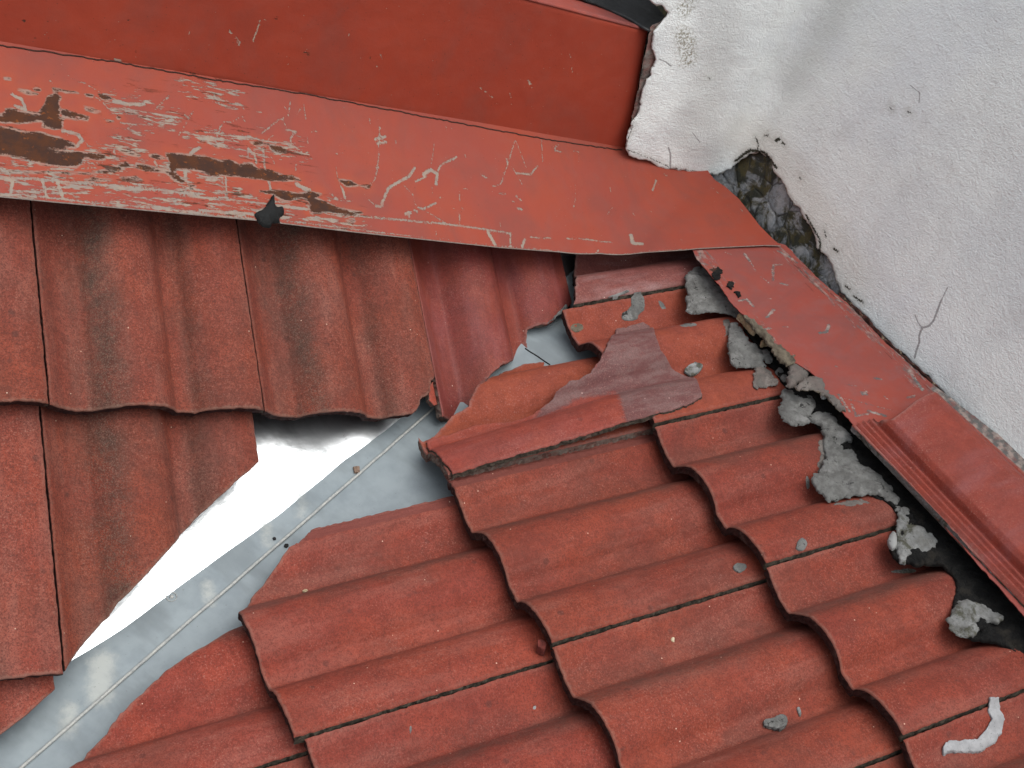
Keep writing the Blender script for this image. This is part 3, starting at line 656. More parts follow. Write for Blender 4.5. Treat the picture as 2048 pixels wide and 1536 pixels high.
apron = build('painted_sheet_flashing', FW, [resample(op, .004)], hF, .0018, .0026, (M_PAINT, M_PRIM), seed=2,
              attrs={'rust': sdf_polys(FW, hF, RUST), 'scratch': sdf_lines(FW, hF, SCR, wk=.72), 'wear': sdf_lines(FW, hF, WEAR)})
tag(apron, 'wide red painted metal sheet flashing, rusted at left and scratched, above the front tiles', 'flashing')

# side flashing along the white wall
hS = lambda u, v: .013+.0012*fbm(u*9, v*9, 8, 2)+.016*np.clip((u+.36)/-.12, 0, 1)*0
q1 = lambda L: Z(1360, 500, 5.12, L)
q2 = lambda L: Z(1540, 740, 5.12, L)
q3 = lambda L: Z(1648, 1000, 5.12, L)
sidepx = [(1386, 500), (1392, 515), (1408, 535), (1436, 568), (1462, 605), (1480, 625), (1505, 640), (1530, 660), (1545, 690), (1575, 715), (1608, 735), (1640, 760), (1665, 800), (1700, 842), (1740, 885), (2100, 1290), (2110, 950), (2056, 914), (1893, 790), (1848, 754), (1768, 682), (1694, 606), (1640, 560), (1600, 520), (1572, 490), (1480, 470)]
su = P2(FB, hS, sidepx); su = jag(resample(su, .004), .0012, 120, 4)
SS = [(q1(L), w) for L, w in (([(660, 40), (720, 120)], 8), ([(720, 120), (780, 220)], 3), ([(820, 270), (930, 350)], 2.4), ([(955, 310), (950, 200), (960, 150), (1040, 150)], 7), ([(1030, 340), (1100, 360)], 7), ([(890, 690), (960, 610)], 9), ([(600, 520), (690, 505), (750, 580)], 7), ([(1430, 850), (1500, 840), (1525, 770)], 10), ([(1050, 790), (1110, 785)], 4), ([(830, 820), (920, 800)], 9),
      ([(1000, 10), (1120, 70), (1200, 130)], 8), ([(1250, 180), (1400, 350), (1450, 420)], 5), ([(1600, 510), (1660, 530)], 7), ([(1700, 600), (1850, 720), (1950, 800)], 3.4), ([(450, 20), (540, 50)], 2), ([(1590, 1190), (1620, 1200)], 4), ([(1980, 1310), (2048, 1330)], 5), ([(1870, 1480), (1910, 1450)], 7), ([(900, 500), (940, 500)], 2.6), ([(1370, 645), (1390, 655)], 3), ([(200, 20), (210, 80)], 6), ([(130, 20), (200, 130), (350, 170)], 5))]
SS += [(q2(L), w) for L, w in (([(770, 145), (890, 165)], 2.6), ([(1080, 80), (1140, 95)], 6), ([(940, 230), (990, 250)], 8), ([(740, 285), (880, 320), (1000, 350)], 2.2), ([(1000, 350), (1250, 415)], 3), ([(1170, 265), (1210, 300)], 2.6), ([(1410, 285), (1480, 265)], 7), ([(840, 350), (880, 470), (1010, 450)], 6), ([(1010, 420), (1180, 470)], 9), ([(1420, 0), (1480, 90), (1560, 200)], 10), ([(700, 250), (820, 430)], 6))]
SS += [([(1885, 780), (1975, 862), (2080, 955)], 60), ([(1700, 612), (1780, 690), (1850, 760)], 5)]
RS = [q1(L) for L in ([(300, 200), (390, 170), (420, 200), (400, 260)], [(500, 320), (560, 330), (540, 370)], [(570, 420), (620, 430), (600, 445)])]
side = build('side_sheet_flashing', FB, [su], hS, .0014, .003, (M_PAINT2, M_PAINT2), seed=6,
             attrs={'rust': sdf_polys(FB, hS, RS), 'scratch': sdf_lines(FB, hS, SS, wk=.85), 'wear': sdf_lines(FB, hS, [([(1395, 505), (1440, 570)], 14), ([(1500, 640), (1690, 850)], 12), ([(1560, 500), (1700, 620), (1860, 780)], 12)])})
tag(side, 'narrower red painted flashing strip running down beside the white wall', 'flashing')

# fascia: red box behind the apron
FX = mat4((1, .0165, 0), (0, 0, 1), (0, .5275, 0))
hz = lambda u, v: .0012*fbm(u*5, v*5, 21, 2)
fb = P2(FX, hz, [(-420, 20), (0, 90), (235, 124), (600, 186), (1000, 261), (1130, 284), (1240, 300), (1249, 301)])
fr = P2(FX, hz, [(1258, 275), (1268, 225), (1278, 165), (1287, 110), (1297, 62)])
ztop = fr[-1][1]
fpoly = np.vstack([[(-1.1, fb[0][1]-.02)], fb-np.array([0, .004]), fr, [(-1.1, ztop)]])
s11 = lambda L: Z(1100, 0, 6.827, L)
FS = [([(520, 45), (505, 85)], 4), ([(380, 60), (375, 100)], 2), ([(470, 75), (485, 100)], 4), ([(300, 22), (297, 38)], 3), ([(455, 58), (480, 85)], 4), ([(575, 105), (578, 135)], 3), ([(690, 80), (700, 65)], 2), ([(760, 105), (765, 125)], 3), ([(960, 175), (985, 195)], 4), ([(1055, 160), (1065, 175)], 6), ([(1140, 105), (1145, 150)], 2), ([(870, 35), (875, 55)], 3), ([(1020, 185), (1023, 210)], 3), ([(228, 118), (242, 122)], 6), ([(745, 125), (760, 140)], 2), ([(512, 40), (560, 40)], 2)]
FR = [[(x-w, y-3), (x+w, y-2), (x+w, y+3), (x-w, y+3)] for x, y, w in ((14, 30, 4), (47, 42, 3), (34, 60, 3), (57, 62, 2), (68, 76, 3), (95, 44, 2), (258, 41, 3), (552, 37, 4), (618, 110, 8), (612, 105, 3), (234, 92, 5), (272, 102, 3), (380, 147, 18), (440, 160, 16), (740, 115, 2), (312, 52, 2))]
fas = bpy.data.objects.new('parapet_box', None); COL.objects.link(fas); fas.matrix_world = FX
tag(fas, 'deep red painted sheet metal parapet box rising behind the scratched flashing', 'parapet')
build('front_panel', FX, [jag(resample(fpoly, .005), .0008, 60, 3)], hz, .002, .006, (M_PAINTF, M_PAINTF), rnd=.006, drop=.004, seed=8, parent=fas,
      attrs={'rust': sdf_polys(FX, hz, FR), 'scratch': sdf_lines(FX, hz, FS), 'wear': lambda xy: np.full(len(xy), .05)})
M_JOINT = rough_mat('dark_joint_dirt', (.030, .012, .009), (.06, .025, .018), 150)
bp = resample(fb[1:], .006)[:len(resample(fb[1:], .006))//2] if False else np.vstack([fb[i]+(fb[i+1]-fb[i])*t for i in range(len(fb)-1) for t in np.linspace(0, 1, 40, endpoint=False)])
jl = P2(FW, hF, [(-420, 20), (0, 91), (235, 125), (430, 160), (600, 187), (800, 224), (1000, 262), (1130, 285), (1246, 301)])
jl = np.vstack([jl[i]+(jl[i+1]-jl[i])*t for i in range(len(jl)-1) for t in np.linspace(0, 1, 50, endpoint=False)])
jy = jl[:, 1]+.0016*vnoise(jl[:, 0]*150, jl[:, 0]*0, 3)
tube('base_joint', [(a, b, c+.0003) for a, b, c in zip(jl[:, 0], jy, hF(jl[:, 0], jy))], .0012, M_JOINT, fas, FW)
# returned end of the box, top cap
xr = fr[:, 0].mean()
wp = [FX @ Vector((p[0], p[1], 0)) for p in fr]
me = bpy.data.meshes.new('end_return'); vs = []; fs = []
for i, p in enumerate([wp[0]+Vector((-.004, 0, -.05))]+wp):
    for j, (dx, dy) in enumerate(((-.004, .001), (.004, .004), (.007, .012), (.007, .09))):
        vs.append((p.x+dx, p.y+dy, p.z-(.004 if i == len(wp) else 0)))
for i in range(len(wp)):
    for j in range(3): a = i*4+j; fs.append((a, a+1, a+5, a+4))
me.from_pydata(vs, [], fs); me.materials.append(M_PAINTF)
me.polygons.foreach_set('use_smooth', [True]*len(fs))
o = bpy.data.objects.new('end_return', me); COL.objects.link(o); o.parent = fas; o.matrix_parent_inverse = fas.matrix_world.inverted()
hc = lambda u, v: ztop+.0015+.0025*np.exp(-((v-(.5275+.0165*u)-.004)/.006)**2)
x1 = wp[-1].x
cap = [(-1.1, .5275-.0165*1.1), (x1+.004, wp[-1].y-.001), (x1+.006, wp[-1].y+.16), (-1.1, .68)]
build('top_cap', FW, [resample(cap, .006)], hc, .0015, .007, (M_PAINT2, M_PAINT2), rnd=.003, parent=fas, seed=9,
      attrs={'rust': lambda xy: np.full(len(xy), .05), 'scratch': lambda xy: np.full(len(xy), .05), 'wear': lambda xy: np.full(len(xy), .05)})
# black membrane on top of it
M_RUB = rough_mat('black_rubber', (.007, .008, .009), (.013, .014, .015), 30, rough=.55, bump=.4, dist=.006, spec=.4)
hm = lambda u, v: ztop+.0045+.006*fbm(u*18, v*18, 5, 3)+.004
mp = P2(FW, hm, [(1080, -60), (1160, -16), (1196, 6), (1235, 24), (1270, 42), (1296, 60), (1318, 62), (1326, 48), (1336, 36), (1336, 18), (1328, 18), (1326, 32), (1322, 16), (1345, -10)])
mp = np.vstack([mp[2:], [(mp[-1][0]+.02, mp[-1][1]+.30), (mp[2][0]-.25, mp[2][1]+.30), (mp[2][0]-.25, mp[2][1]+.012)]])
build('rubber_membrane', FW, [jag(resample(smooth_poly(mp, 1), .003), .0015, 90, 4)], hm, .004, .005, (M_RUB, M_RUB), rnd=.002, seed=3)
tag(bpy.data.objects['rubber_membrane'], 'torn black rubber membrane on top of the parapet beside the white wall', 'membrane')

# ------------------------------------------------------------------ white rendered wall
XW = 1.003; YC = .520
FWALL = mat4((1, -1, 0), (0, 0, 1))
R2 = math.sqrt(2)
def hwb(u, v):
    a = u-XW*R2; b = -u-YC*R2
    return smax(a, b, .05)
def hw(u, v):
    z = hwb(u, v)
    left = np.clip((.36-u)/.08, 0, 1)
    return z+.004*fbm(u*5, v*5, 30, 3)+.0022*fbm(u*26, v*26, 33, 3)*left+.004
hmas = lambda u, v: hwb(u, v)-.009+.003*fbm(u*40, v*40, 12, 3)
low = [(1318, 48), (1304, 66), (1300, 92), (1310, 118), (1303, 140), (1290, 165), (1282, 190), (1276, 222), (1262, 248), (1254, 272), (1250, 294), (1256, 312), (1290, 322), (1318, 336), (1346, 340), (1390, 348), (1434, 352), (1456, 342), (1478, 322), (1500, 308), (1520, 306), (1542, 318), (1546, 342), (1568, 372), (1576, 396), (1600, 420), (1604, 438), (1622, 452), (1630, 478), (1632, 500), (1655, 512), (1666, 540), (1676, 566), (1680, 582), (1700, 606), (1735, 636), (1765, 672), (1800, 704), (1832, 733), (1870, 768), (1905, 806), (1950, 852), (1990, 890), (2048, 936), (2200, 1060)]
lw = P2(FWALL, hw, low)
lq = P2(FWALL, hw, [(1262, -50), (1285, -6), (1300, 7), (1322, 14), (1334, 24)])
lw = np.vstack([lw, [(1.9, lw[-1][1]-.22), (1.9, 1.10), (lq[0][0], 1.10)], lq])
# left of the parapet end the render continues behind the box
left_end = P2(FWALL, hw, [(1318, 48)])[0]
lw = np.vstack([lw, [(left_end[0]-.10, left_end[1]-.02)]]) if False else lw
def plaster():
    n = NT('whitewashed_render'); v = n.tc; x = n.xyz(v)
    g = n.noise(v, 210, 4, .65); gs = n.noise(n.vmul(v, (.30, 1, 1)), 150, 4, .6); m = n.noise(v, 7, 4, .6); d = n.noise(n.vmul(v, (1, .5, 1)), 22, 6, .7)
    col = n.mix(n.step(m, .35, .68), (.77, .81, .79), (.70, .74, .735))
    col = n.mix(n.math('MULTIPLY', n.step(d, .48, .78), .34), col, (.46, .45, .43))
    st = n.attr('stain'); sm = n.math('MULTIPLY', n.step(n.math('ADD', st, n.math('MULTIPLY', n.math('SUBTRACT', d, .5), .05)), -.005, .045, 1., 0.), .34)
    col = n.mix(sm, col, (.36, .36, .345)); col = n.mix(n.math('MULTIPLY', n.step(n.noise(v, 260, 4, .7), .50, .66), .22), col, (.42, .42, .41)); col = n.mix(n.math('MULTIPLY', n.step(n.noise(v, 3.2, 4, .6), .52, .68), .35), col, (.66, .70, .74))
    wr = n.attr('warm'); col = n.mix(n.math('MULTIPLY', n.step(wr, 0., .05, 1., 0.), .35), col, (.60, .58, .50))
    bl = n.attr('black'); bm = n.step(n.math('ADD', bl, n.math('MULTIPLY', n.math('SUBTRACT', n.noise(v, 330, 4, .7), .5), .012)), -.0012, .0006, 1., 0.)
    bm2 = n.math('MULTIPLY', n.step(n.math('ADD', bl, n.math('MULTIPLY', n.math('SUBTRACT', n.noise(v, 90, 5, .7), .5), .03)), -.002, .012, 1., 0.), .25)
    col = n.mix(bm2, col, (.22, .20, .15)); col = n.mix(bm, col, (.035, .033, .022))
    cr = n.attr('crack'); cm = n.step(n.math('ADD', cr, n.math('MULTIPLY', n.math('SUBTRACT', n.noise(v, 260, 4, .7), .5), .0022)), .0000, .0008, 1., 0.)
    col = n.mix(n.math('MULTIPLY', cm, .75), col, (.20, .19, .19))
    mo = n.attr('mould'); mm = n.math('MULTIPLY', n.step(n.math('ADD', mo, n.math('MULTIPLY', n.math('SUBTRACT', n.noise(v, 60, 4, .7), .5), .03)), 0., .02, 1., 0.), n.step(n.noise(v, 230, 4, .7), .47, .56))
    col = n.mix(n.math('MULTIPLY', mm, .75), col, (.19, .17, .10))
    dots = n.math('MULTIPLY', n.step(n.voro(v, 42, 'F1'), .05, .09, 1., 0.), n.step(n.xyz(n.voro(v, 42, 'F1', 'Color'))[0], .93, .95))
    col = n.mix(n.math('MULTIPLY', dots, .6), col, (.12, .12, .11))
    nb = n.bump(n.noise(v, 380, 3, .6), .8, .0018); nb = n.bump(g, .5, .0022, nb); nb = n.bump(gs, .32, .0030, nb); nb = n.bump(n.noise(n.vmul(v, (.35, 1, 1)), 34, 3, .5), .25, .006, nb)
    return n.done(col, .9, nb, spec=.2)
M_PLAS = plaster()
M_PEDGE = rough_mat('ragged_render_edge', (.46, .44, .39), (.22, .20, .16), 120, c3=(.05, .045, .035), bump=1, dist=.003)
wl_lines = lambda L: sdf_lines(FWALL, hw, L)
wall = bpy.data.objects.new('rendered_wall', None); COL.objects.link(wall); wall.matrix_world = FWALL
tag(wall, 'white rendered masonry wall rising from the top of the right slope, cracked and stained', 'wall')
bk = np.array(resample(lw, .004))
BLK = [([(1470, 322), (1500, 300), (1530, 306), (1552, 335)], 9), ([(1612, 430), (1640, 480), (1640, 510)], 6), ([(1512, 276), (1517, 290), (1513, 304)], 5), ([(1528, 272), (1537, 270)], 3), ([(1552, 281), (1558, 278)], 9), ([(1565, 285), (1568, 288)], 7), ([(1600, 355), (1602, 358)], 3), ([(1648, 460), (1652, 474)], 3), ([(1640, 484), (1637, 500), (1662, 540)], 3), ([(1668, 498), (1675, 503)], 6), ([(1692, 573), (1698, 578)], 6), ([(1708, 593), (1725, 604)], 6), ([(1256, 300), (1300, 316), (1340, 335), (1390, 342), (1440, 352)], 1.6), ([(1250, 296), (1262, 262), (1280, 190), (1300, 130)], 1.2), ([(1680, 586), (1760, 668), (1860, 762), (1960, 862), (2060, 950)], 3.5), ([(1500, 308), (1545, 340), (1605, 436), (1634, 500), (1680, 582)], 2.5), ([(1815, 223), (1822, 226)], 3), ([(1780, 215), (1783, 218)], 3), ([(1418, 156), (1420, 158)], 3)]
CRK = [([(1883, 600), (1878, 612), (1868, 640), (1858, 652), (1844, 656), (1838, 672), (1839, 684), (1833, 700), (1829, 716)], 3.0), ([(1830, 630), (1836, 645), (1844, 656)], 1.6), ([(1337, 295), (1341, 310), (1340, 340)], 3.0), ([(1318, 118), (1332, 124), (1342, 132)], 2.4), ([(1895, 575), (1883, 600)], 1.2), ([(1820, 170), (1840, 186), (1838, 205)], .8), ([(1385, 265), (1400, 285)], 1.2)]
build('render_coat', FWALL, [jag(bk, .0024, 110, 7)], hw, .008, .0055, (M_PLAS, M_PEDGE), rnd=.004, seed=12, sidejag=.002, parent=wall, extra=np.vstack([linepts(FWALL, hw, BLK), linepts(FWALL, hw, CRK, .0009)]), attrs={
    'black': wl_lines(BLK), 'crack': wl_lines(CRK),
    'stain': wl_lines([([(1440, -40), (1440, 80), (1420, 160), (1400, 215), (1385, 270), (1400, 300)], 42), ([(1580, 150), (1650, 40), (1700, -60)], 40)]),
    'warm': wl_lines([([(1500, 280), (1580, 360), (1690, 540)], 60)]),
    'mould': wl_lines([([(1378, 0), (1366, 20)], 6), ([(1366, 70), (1374, 95), (1376, 118)], 12)])})
M_MORTP0 = rough_mat('red_stained_mortar', (.20, .10, .085), (.20, .18, .16), 60, c3=(.04, .035, .03), bump=.9, dist=.005)
def masonry():
    n = NT('exposed_masonry'); v = n.tc
    w = n.t.nodes.new('ShaderNodeVectorMath'); w.operation = 'ADD'; nn = n.t.nodes.new('ShaderNodeTexNoise'); n.put(nn.inputs['Vector'], v); nn.inputs['Scale'].default_value = 30
    sc = n.t.nodes.new('ShaderNodeVectorMath'); sc.operation = 'SCALE'; n.put(sc.inputs[0], nn.outputs['Color']); sc.inputs['Scale'].default_value = .02
    n.put(w.inputs[0], v); n.put(w.inputs[1], sc.outputs[0]); vv = w.outputs[0]
    e = n.voro(vv, 25, 'DISTANCE_TO_EDGE'); c = n.xyz(n.voro(vv, 25, 'F1', 'Color'))
    col = n.mix(n.step(n.noise(v, 30, 5, .6), .4, .6), (.22, .235, .25), (.31, .315, .32))
    mossy = n.step(n.math('ADD', n.noise(v, 17, 5, .7, .6), n.math('MULTIPLY', c[0], .10)), .46, .60)
    mossy = n.math('MAXIMUM', mossy, n.math('MULTIPLY', n.step(n.noise(v, 90, 5, .7), .5, .6), .4))
    mc = n.mix(n.step(n.noise(v, 60, 4), .42, .6), (.026, .027, .018), (.060, .050, .018))
    col = n.mix(mossy, col, mc)
    col = n.mix(n.math('MULTIPLY', n.step(e, .01, .06, 1., 0.), n.step(n.noise(v, 22, 3), .40, .58, .25, 1.)), col, (.025, .025, .022))
    nb = n.bump(n.step(e, 0., .10), .45, .003); nb = n.bump(n.noise(v, 160, 5, .7), .6, .003, nb)
    return n.done(col, .9, nb)
M_MAS = masonry()
mpoly = P2(FWALL, hmas, [(1395, 400), (1425, 345), (1440, 330), (1500, 270), (1560, 290), (1640, 420), (1700, 560), (1760, 640), (2100, 930), (2100, 1120), (1880, 850), (1680, 670), (1540, 560), (1440, 450)])
build('exposed_masonry', FWALL, [jag(resample(mpoly, .005), .002, 60, 2)], hmas, .03, .006, (M_MAS, M_MAS), parent=wall, seed=14)
mq = P2(FWALL, lambda u, v: hwb(u, v)-.001, [(1300, 56), (1335, 40), (1330, 330), (1256, 310), (1262, 250), (1276, 170)])
build('mortar_packing', FWALL, [jag(resample(mq, .005), .002, 60, 2)], lambda u, v: hwb(u, v)-.006+.005*fbm(u*60, v*60, 55, 3), .02, .005, (M_MORTP0, M_MORTP0), parent=wall, seed=19)
# solid core behind the render
me = bpy.data.meshes.new('masonry_core')
pl = [(XW+.012, -1.5), (XW+.012, YC+.012), (xr+.055, YC+.035), (xr+.055, 1.0), (XW+.26, 1.0), (XW+.26, -1.5)]
vs = [(x, y, z) for z in (-.1, 1.085) for x, y in pl]; k = len(pl)
fs = [tuple(range(k))[::-1], tuple(range(k, 2*k))]+[(i, (i+1) % k, (i+1) % k+k, i+k) for i in range(k)]
me.from_pydata(vs, [], fs); me.materials.append(M_MAS)
o = bpy.data.objects.new('masonry_core', me); COL.objects.link(o); o.parent = wall; o.matrix_parent_inverse = wall.matrix_world.inverted()

M_CRUST = rough_mat('crusty_sealant', (.10, .035, .028), (.035, .018, .014), 130, c3=(.36, .30, .20), bump=1, dist=.004)
cru = [(1676, 588), (1700, 610), (1735, 641), (1765, 677), (1800, 709), (1832, 739), (1870, 775), (1905, 814), (1950, 860), (1990, 898), (2048, 944), (2150, 1030)]
ct = P2(FWALL, hw, cru); nrm = np.array([.55, .83])
ca = ct+np.array([0, .004]); cb = ct-np.array([0, .013])
cp = jag(resample(np.vstack([ca, cb[::-1]]), .002), .0022, 170, 5)
cro = build('crusty_sealant_bead', FWALL, [cp], lambda u, v: hw(u, v)+.0012+.004*fbm(u*120, v*120, 41, 4), .004, .0022, (M_CRUST, M_CRUST), rnd=.0012, seed=44, parent=wall)
# ------------------------------------------------------------------ mortar, mastic, loose pieces on the right slope
M_MORT = rough_mat('grey_mortar', (.135, .136, .130), (.085, .085, .080), 60, c3=(.175, .175, .168), bump=.8, dist=.006, blots=.9)
M_MORTP = rough_mat('pinkish_mortar', (.12, .10, .09), (.09, .083, .075), 70, c3=(.15, .135, .122), bump=.7, dist=.004, blots=.8)
M_MORTM = rough_mat('mossy_mortar', (.17, .174, .17), (.11, .11, .103), 55, c3=(.235, .24, .235), bump=1., dist=.006, moss=.8)
M_MAST = rough_mat('black_mastic', (.004, .004, .004), (.008, .008, .0075), 70, c3=(.018, .016, .013), rough=.85, bump=1., dist=.010, spec=.2)
hBm = lambda u, v: np.maximum(hB(u, v)+.0025, -.016)
hBk = lambda u, v: np.maximum(hB(u, v)-.001, -.0185)
mast = [(1395, 520), (1420, 548), (1450, 590), (1480, 640), (1492, 662), (1520, 700), (1545, 738), (1568, 770), (1600, 800), (1630, 850), (1668, 862), (1700, 905), (1720, 960), (1752, 1000), (1782, 1012), (1800, 1040), (1800, 1075), (1776, 1092), (1790, 1124), (1830, 1128), (1880, 1128), (1900, 1145), (1912, 1175), (1906, 1215), (1905, 1250), (1930, 1278), (1975, 1286), (2020, 1292), (2045, 1320), (2110, 1400), (2200, 1440), (2200, 1300), (1860, 960), (1700, 800), (1560, 640), (1440, 500)]
mp = P2(FB, hBk, mast)
mm = build('black_mastic_bed', FB, [jag(resample(smooth_poly(mp, 1), .003), .0028, 80, 6)], lambda u, v: hBk(u, v)+.002+.007*fbm(u*60, v*60, 77, 5), .006, .0024, (M_MAST, M_MAST), rnd=.002, seed=15)
tag(mm, 'lumpy black mastic bed between the mortar and the edge of the side flashing', 'mastic')

GM = 'mortar lumps packed under the side flashing'
def mort(px, label, mat=M_MORT, seed=0, th=.0030, dome=.006, base=hBm, F=FB, **k):
    return flake('mortar_lump', label, 'mortar', F, base, px, th, (mat, mat), seed=seed, res=.0020, jg=.0026, jf=150, dome=dome*.4, bumpy=.0030, bfreq=48, grow=1.13, group=GM, rnd=.0018, **k)
mort(q1([(90, 260), (130, 215), (260, 200), (310, 260), (370, 360), (430, 430), (500, 500), (620, 610), (600, 660), (540, 650), (430, 605), (300, 610), (120, 635), (80, 540), (110, 430), (80, 300)]), 'topmost grey mortar lump, smooth with finger marks, right under the corner of the flashing', seed=1)
mort(q1([(520, 800), (570, 750), (640, 850), (690, 920), (780, 970), (840, 1040), (850, 1190), (740, 1165), (660, 1170), (560, 1185), (500, 1040), (515, 900)]), 'grey mortar lump beside the yellow foam crumbs', seed=2)
mort(q1([(850, 1020), (900, 1010), (940, 1090), (920, 1150), (870, 1130)]), 'small squarish mortar nugget next to the foam strip', seed=3, dome=.003)
mort(q1([(780, 1200), (880, 1190), (950, 1290), (1020, 1345), (900, 1385), (765, 1400), (770, 1290)]), 'flat mortar smear with red specks above the long dark joint', M_MORTP, seed=4, th=.002, dome=.002)
mort(q1([(985, 1200), (1060, 1200), (1090, 1290), (1070, 1340), (1020, 1300)]), 'narrow mortar sliver between two black cracks', seed=18, dome=.003)
mort(q1([(1120, 1180), (1200, 1145), (1300, 1160), (1330, 1240), (1260, 1310), (1180, 1370), (1110, 1390), (1100, 1300), (1130, 1240)]), 'rounded pinkish mortar lump lapping onto the side flashing', M_MORTP, seed=5, base=lambda u, v: np.maximum(hB(u, v), .004), dome=.012)
mort(q2([(130, 210), (250, 225), (400, 260), (470, 350), (400, 400), (440, 480), (330, 535), (230, 545), (140, 490), (110, 400), (140, 330)]), 'grey mortar lump with a small round hole, left of the white chip', seed=6)
mort(q2([(400, 535), (480, 490), (560, 480), (640, 470), (700, 560), (760, 650), (870, 750), (740, 760), (870, 830), (880, 950), (1000, 985), (1110, 1080), (1220, 1190), (1280, 1300), (1230, 1330), (1130, 1260), (1050, 1222), (860, 1235), (640, 1290), (590, 1260), (480, 1150), (470, 1050), (560, 1000), (590, 850), (580, 720), (540, 660), (560, 640), (540, 600)]), 'largest grey mortar lump, hourglass shaped, below the corner of the resting tile', seed=7)
mort(q3([(770, 130), (850, 100), (900, 190), (880, 260), (1000, 280), (1080, 340), (1140, 470), (1050, 500), (930, 490), (850, 560), (850, 610), (790, 620), (770, 520), (755, 420), (760, 300), (775, 200)]), 'rough crumbly mortar lump with hair roots, beside the pale pebble', M_MORTM, seed=8)
mort(q3([(730, 70), (780, 30), (820, 60), (790, 110), (755, 110)]), 'smallest mortar knob on the line of lumps, above the crumbly one', seed=9, dome=.003)
mort(q3([(1300, 1200), (1330, 1100), (1420, 1020), (1500, 1050), (1640, 1100), (1800, 1170), (1790, 1220), (1700, 1260), (1600, 1200), (1580, 1320), (1500, 1370), (1380, 1370), (1310, 1270)]), 'lowest mortar lump, mossy and crumbly, in the black mastic near the right edge', M_MORTM, seed=10)
for i_, (pp, lb) in enumerate([(q2([(250, 190), (330, 170), (400, 230), (380, 290), (300, 260), (240, 250)]), 'black grime flake on top of the lump with the round hole'),
                             (q2([(720, 740), (830, 740), (850, 800), (760, 800)]), 'black grime flake on the right shoulder of the largest mortar lump'),
                             (q3([(850, 110), (920, 130), (920, 240), (850, 250), (880, 180)]), 'black grime flake at the top of the crumbly mortar lump'),
                             (q3([(1590, 1190), (1640, 1220), (1680, 1300), (1600, 1330), (1570, 1260)]), 'black grime flake in the notch of the lowest mortar lump')]):
    flake('grime_flake', lb, 'mastic', FB, lambda u, v: hBm(u, v)+.0035, pp, .0026, (M_MAST, M_MAST), seed=110+i_, res=.0018, jg=.0030, jf=240, bumpy=.0012, sm=0)
M_PEB = rough_mat('pale_pebble', (.22, .225, .22), (.19, .19, .185), 40, bump=.3, dist=.002)
flake('pebble', 'smooth pale oval pebble against the crumbly mortar lump', 'pebble', FB, hBm, q3([(645, 420), (690, 320), (735, 325), (755, 420), (740, 490), (690, 500)]), .005, (M_PEB, M_PEB), seed=12, dome=.006, bumpy=.0003, jg=.0004, res=.003)
flake('white_chip', 'small bright white plaster chip lying on the black mastic', 'chip', FB, lambda u, v: hBk(u, v)+.006, q2([(512, 250), (560, 232), (592, 240), (585, 275), (540, 290)]), .004, (M_PLAS, M_PLAS), seed=13, res=.002, jg=.0006, attrs={'black': lambda x: np.full(len(x), .05), 'crack': lambda x: np.full(len(x), .05), 'stain': lambda x: np.full(len(x), .05), 'warm': lambda x: np.full(len(x), .05), 'mould': lambda x: np.full(len(x), .05)})
M_FOAM = rough_mat('yellowed_foam', (.40, .32, .20), (.26, .19, .11), 120, c3=(.50, .44, .32), bump=.8, dist=.003)
hfo = lambda u, v: np.maximum(hB(u, v)+.006, -.008)
flake('foam_crumb', 'pale yellow foam lump wedged below the flashing edge, upper one', 'foam', FB, hfo, q1([(590, 660), (640, 645), (680, 680), (720, 720), (790, 790), (770, 850), (700, 800), (650, 730), (600, 690)]), .008, (M_FOAM, M_FOAM), seed=21, dome=.004, bumpy=.003, jg=.002, res=.0022, group='foam crumbs')
flake('foam_crumb', 'smaller pale yellow foam lump, lower one at the end of the brown strip', 'foam', FB, hfo, q1([(820, 930), (870, 905), (925, 925), (900, 950), (840, 965)]), .008, (M_FOAM, M_FOAM), seed=22, dome=.003, bumpy=.002, jg=.0015, res=.0022, group='foam crumbs')
M_DIRT = rough_mat('brown_dirt', (.075, .062, .045), (.13, .11, .08), 80, c3=(.03, .026, .02), bump=1, dist=.004)
flake('dirt_strip', 'strip of brown grey dirt along the lower edge of the side flashing', 'dirt', FB, lambda u, v: np.maximum(hB(u, v), .008)+.003, q1([(640, 640), (760, 720), (860, 790), (930, 860), (1000, 960), (1090, 1030), (1200, 1110), (1150, 1170), (1080, 1180), (980, 1090), (900, 960), (780, 830), (690, 740)]), .004, (M_DIRT, M_DIRT), seed=23, dome=.003, bumpy=.003, jg=.003, res=.003)
flake('dirt_patch', 'crusted grey and black dirt patch on the flashing edge next to the white chip', 'dirt', FB, lambda u, v: np.maximum(hB(u, v), .010)+.002, q2([(250, 180), (330, 90), (440, 50), (520, 70), (560, 150), (600, 220), (700, 300), (800, 430), (740, 420), (640, 340), (520, 220), (430, 190), (360, 210)]), .003, (M_MORTP, M_DIRT), seed=24, dome=.003, bumpy=.003, jg=.003, res=.003)

flake('mortar_lump', 'thin grey mortar seam along the broken end of the smooth red tile', 'mortar', FA, lambda u, v: hA(u, v)-.002, Z(1000, 480, 4.096, [(380, 690), (470, 600), (550, 500), (640, 455), (690, 360), (690, 410), (640, 500), (560, 565), (500, 605), (420, 665)]), .004, (M_MORT, M_MORT), seed=26, res=.002, jg=.0012, bumpy=.0015, group=GM)
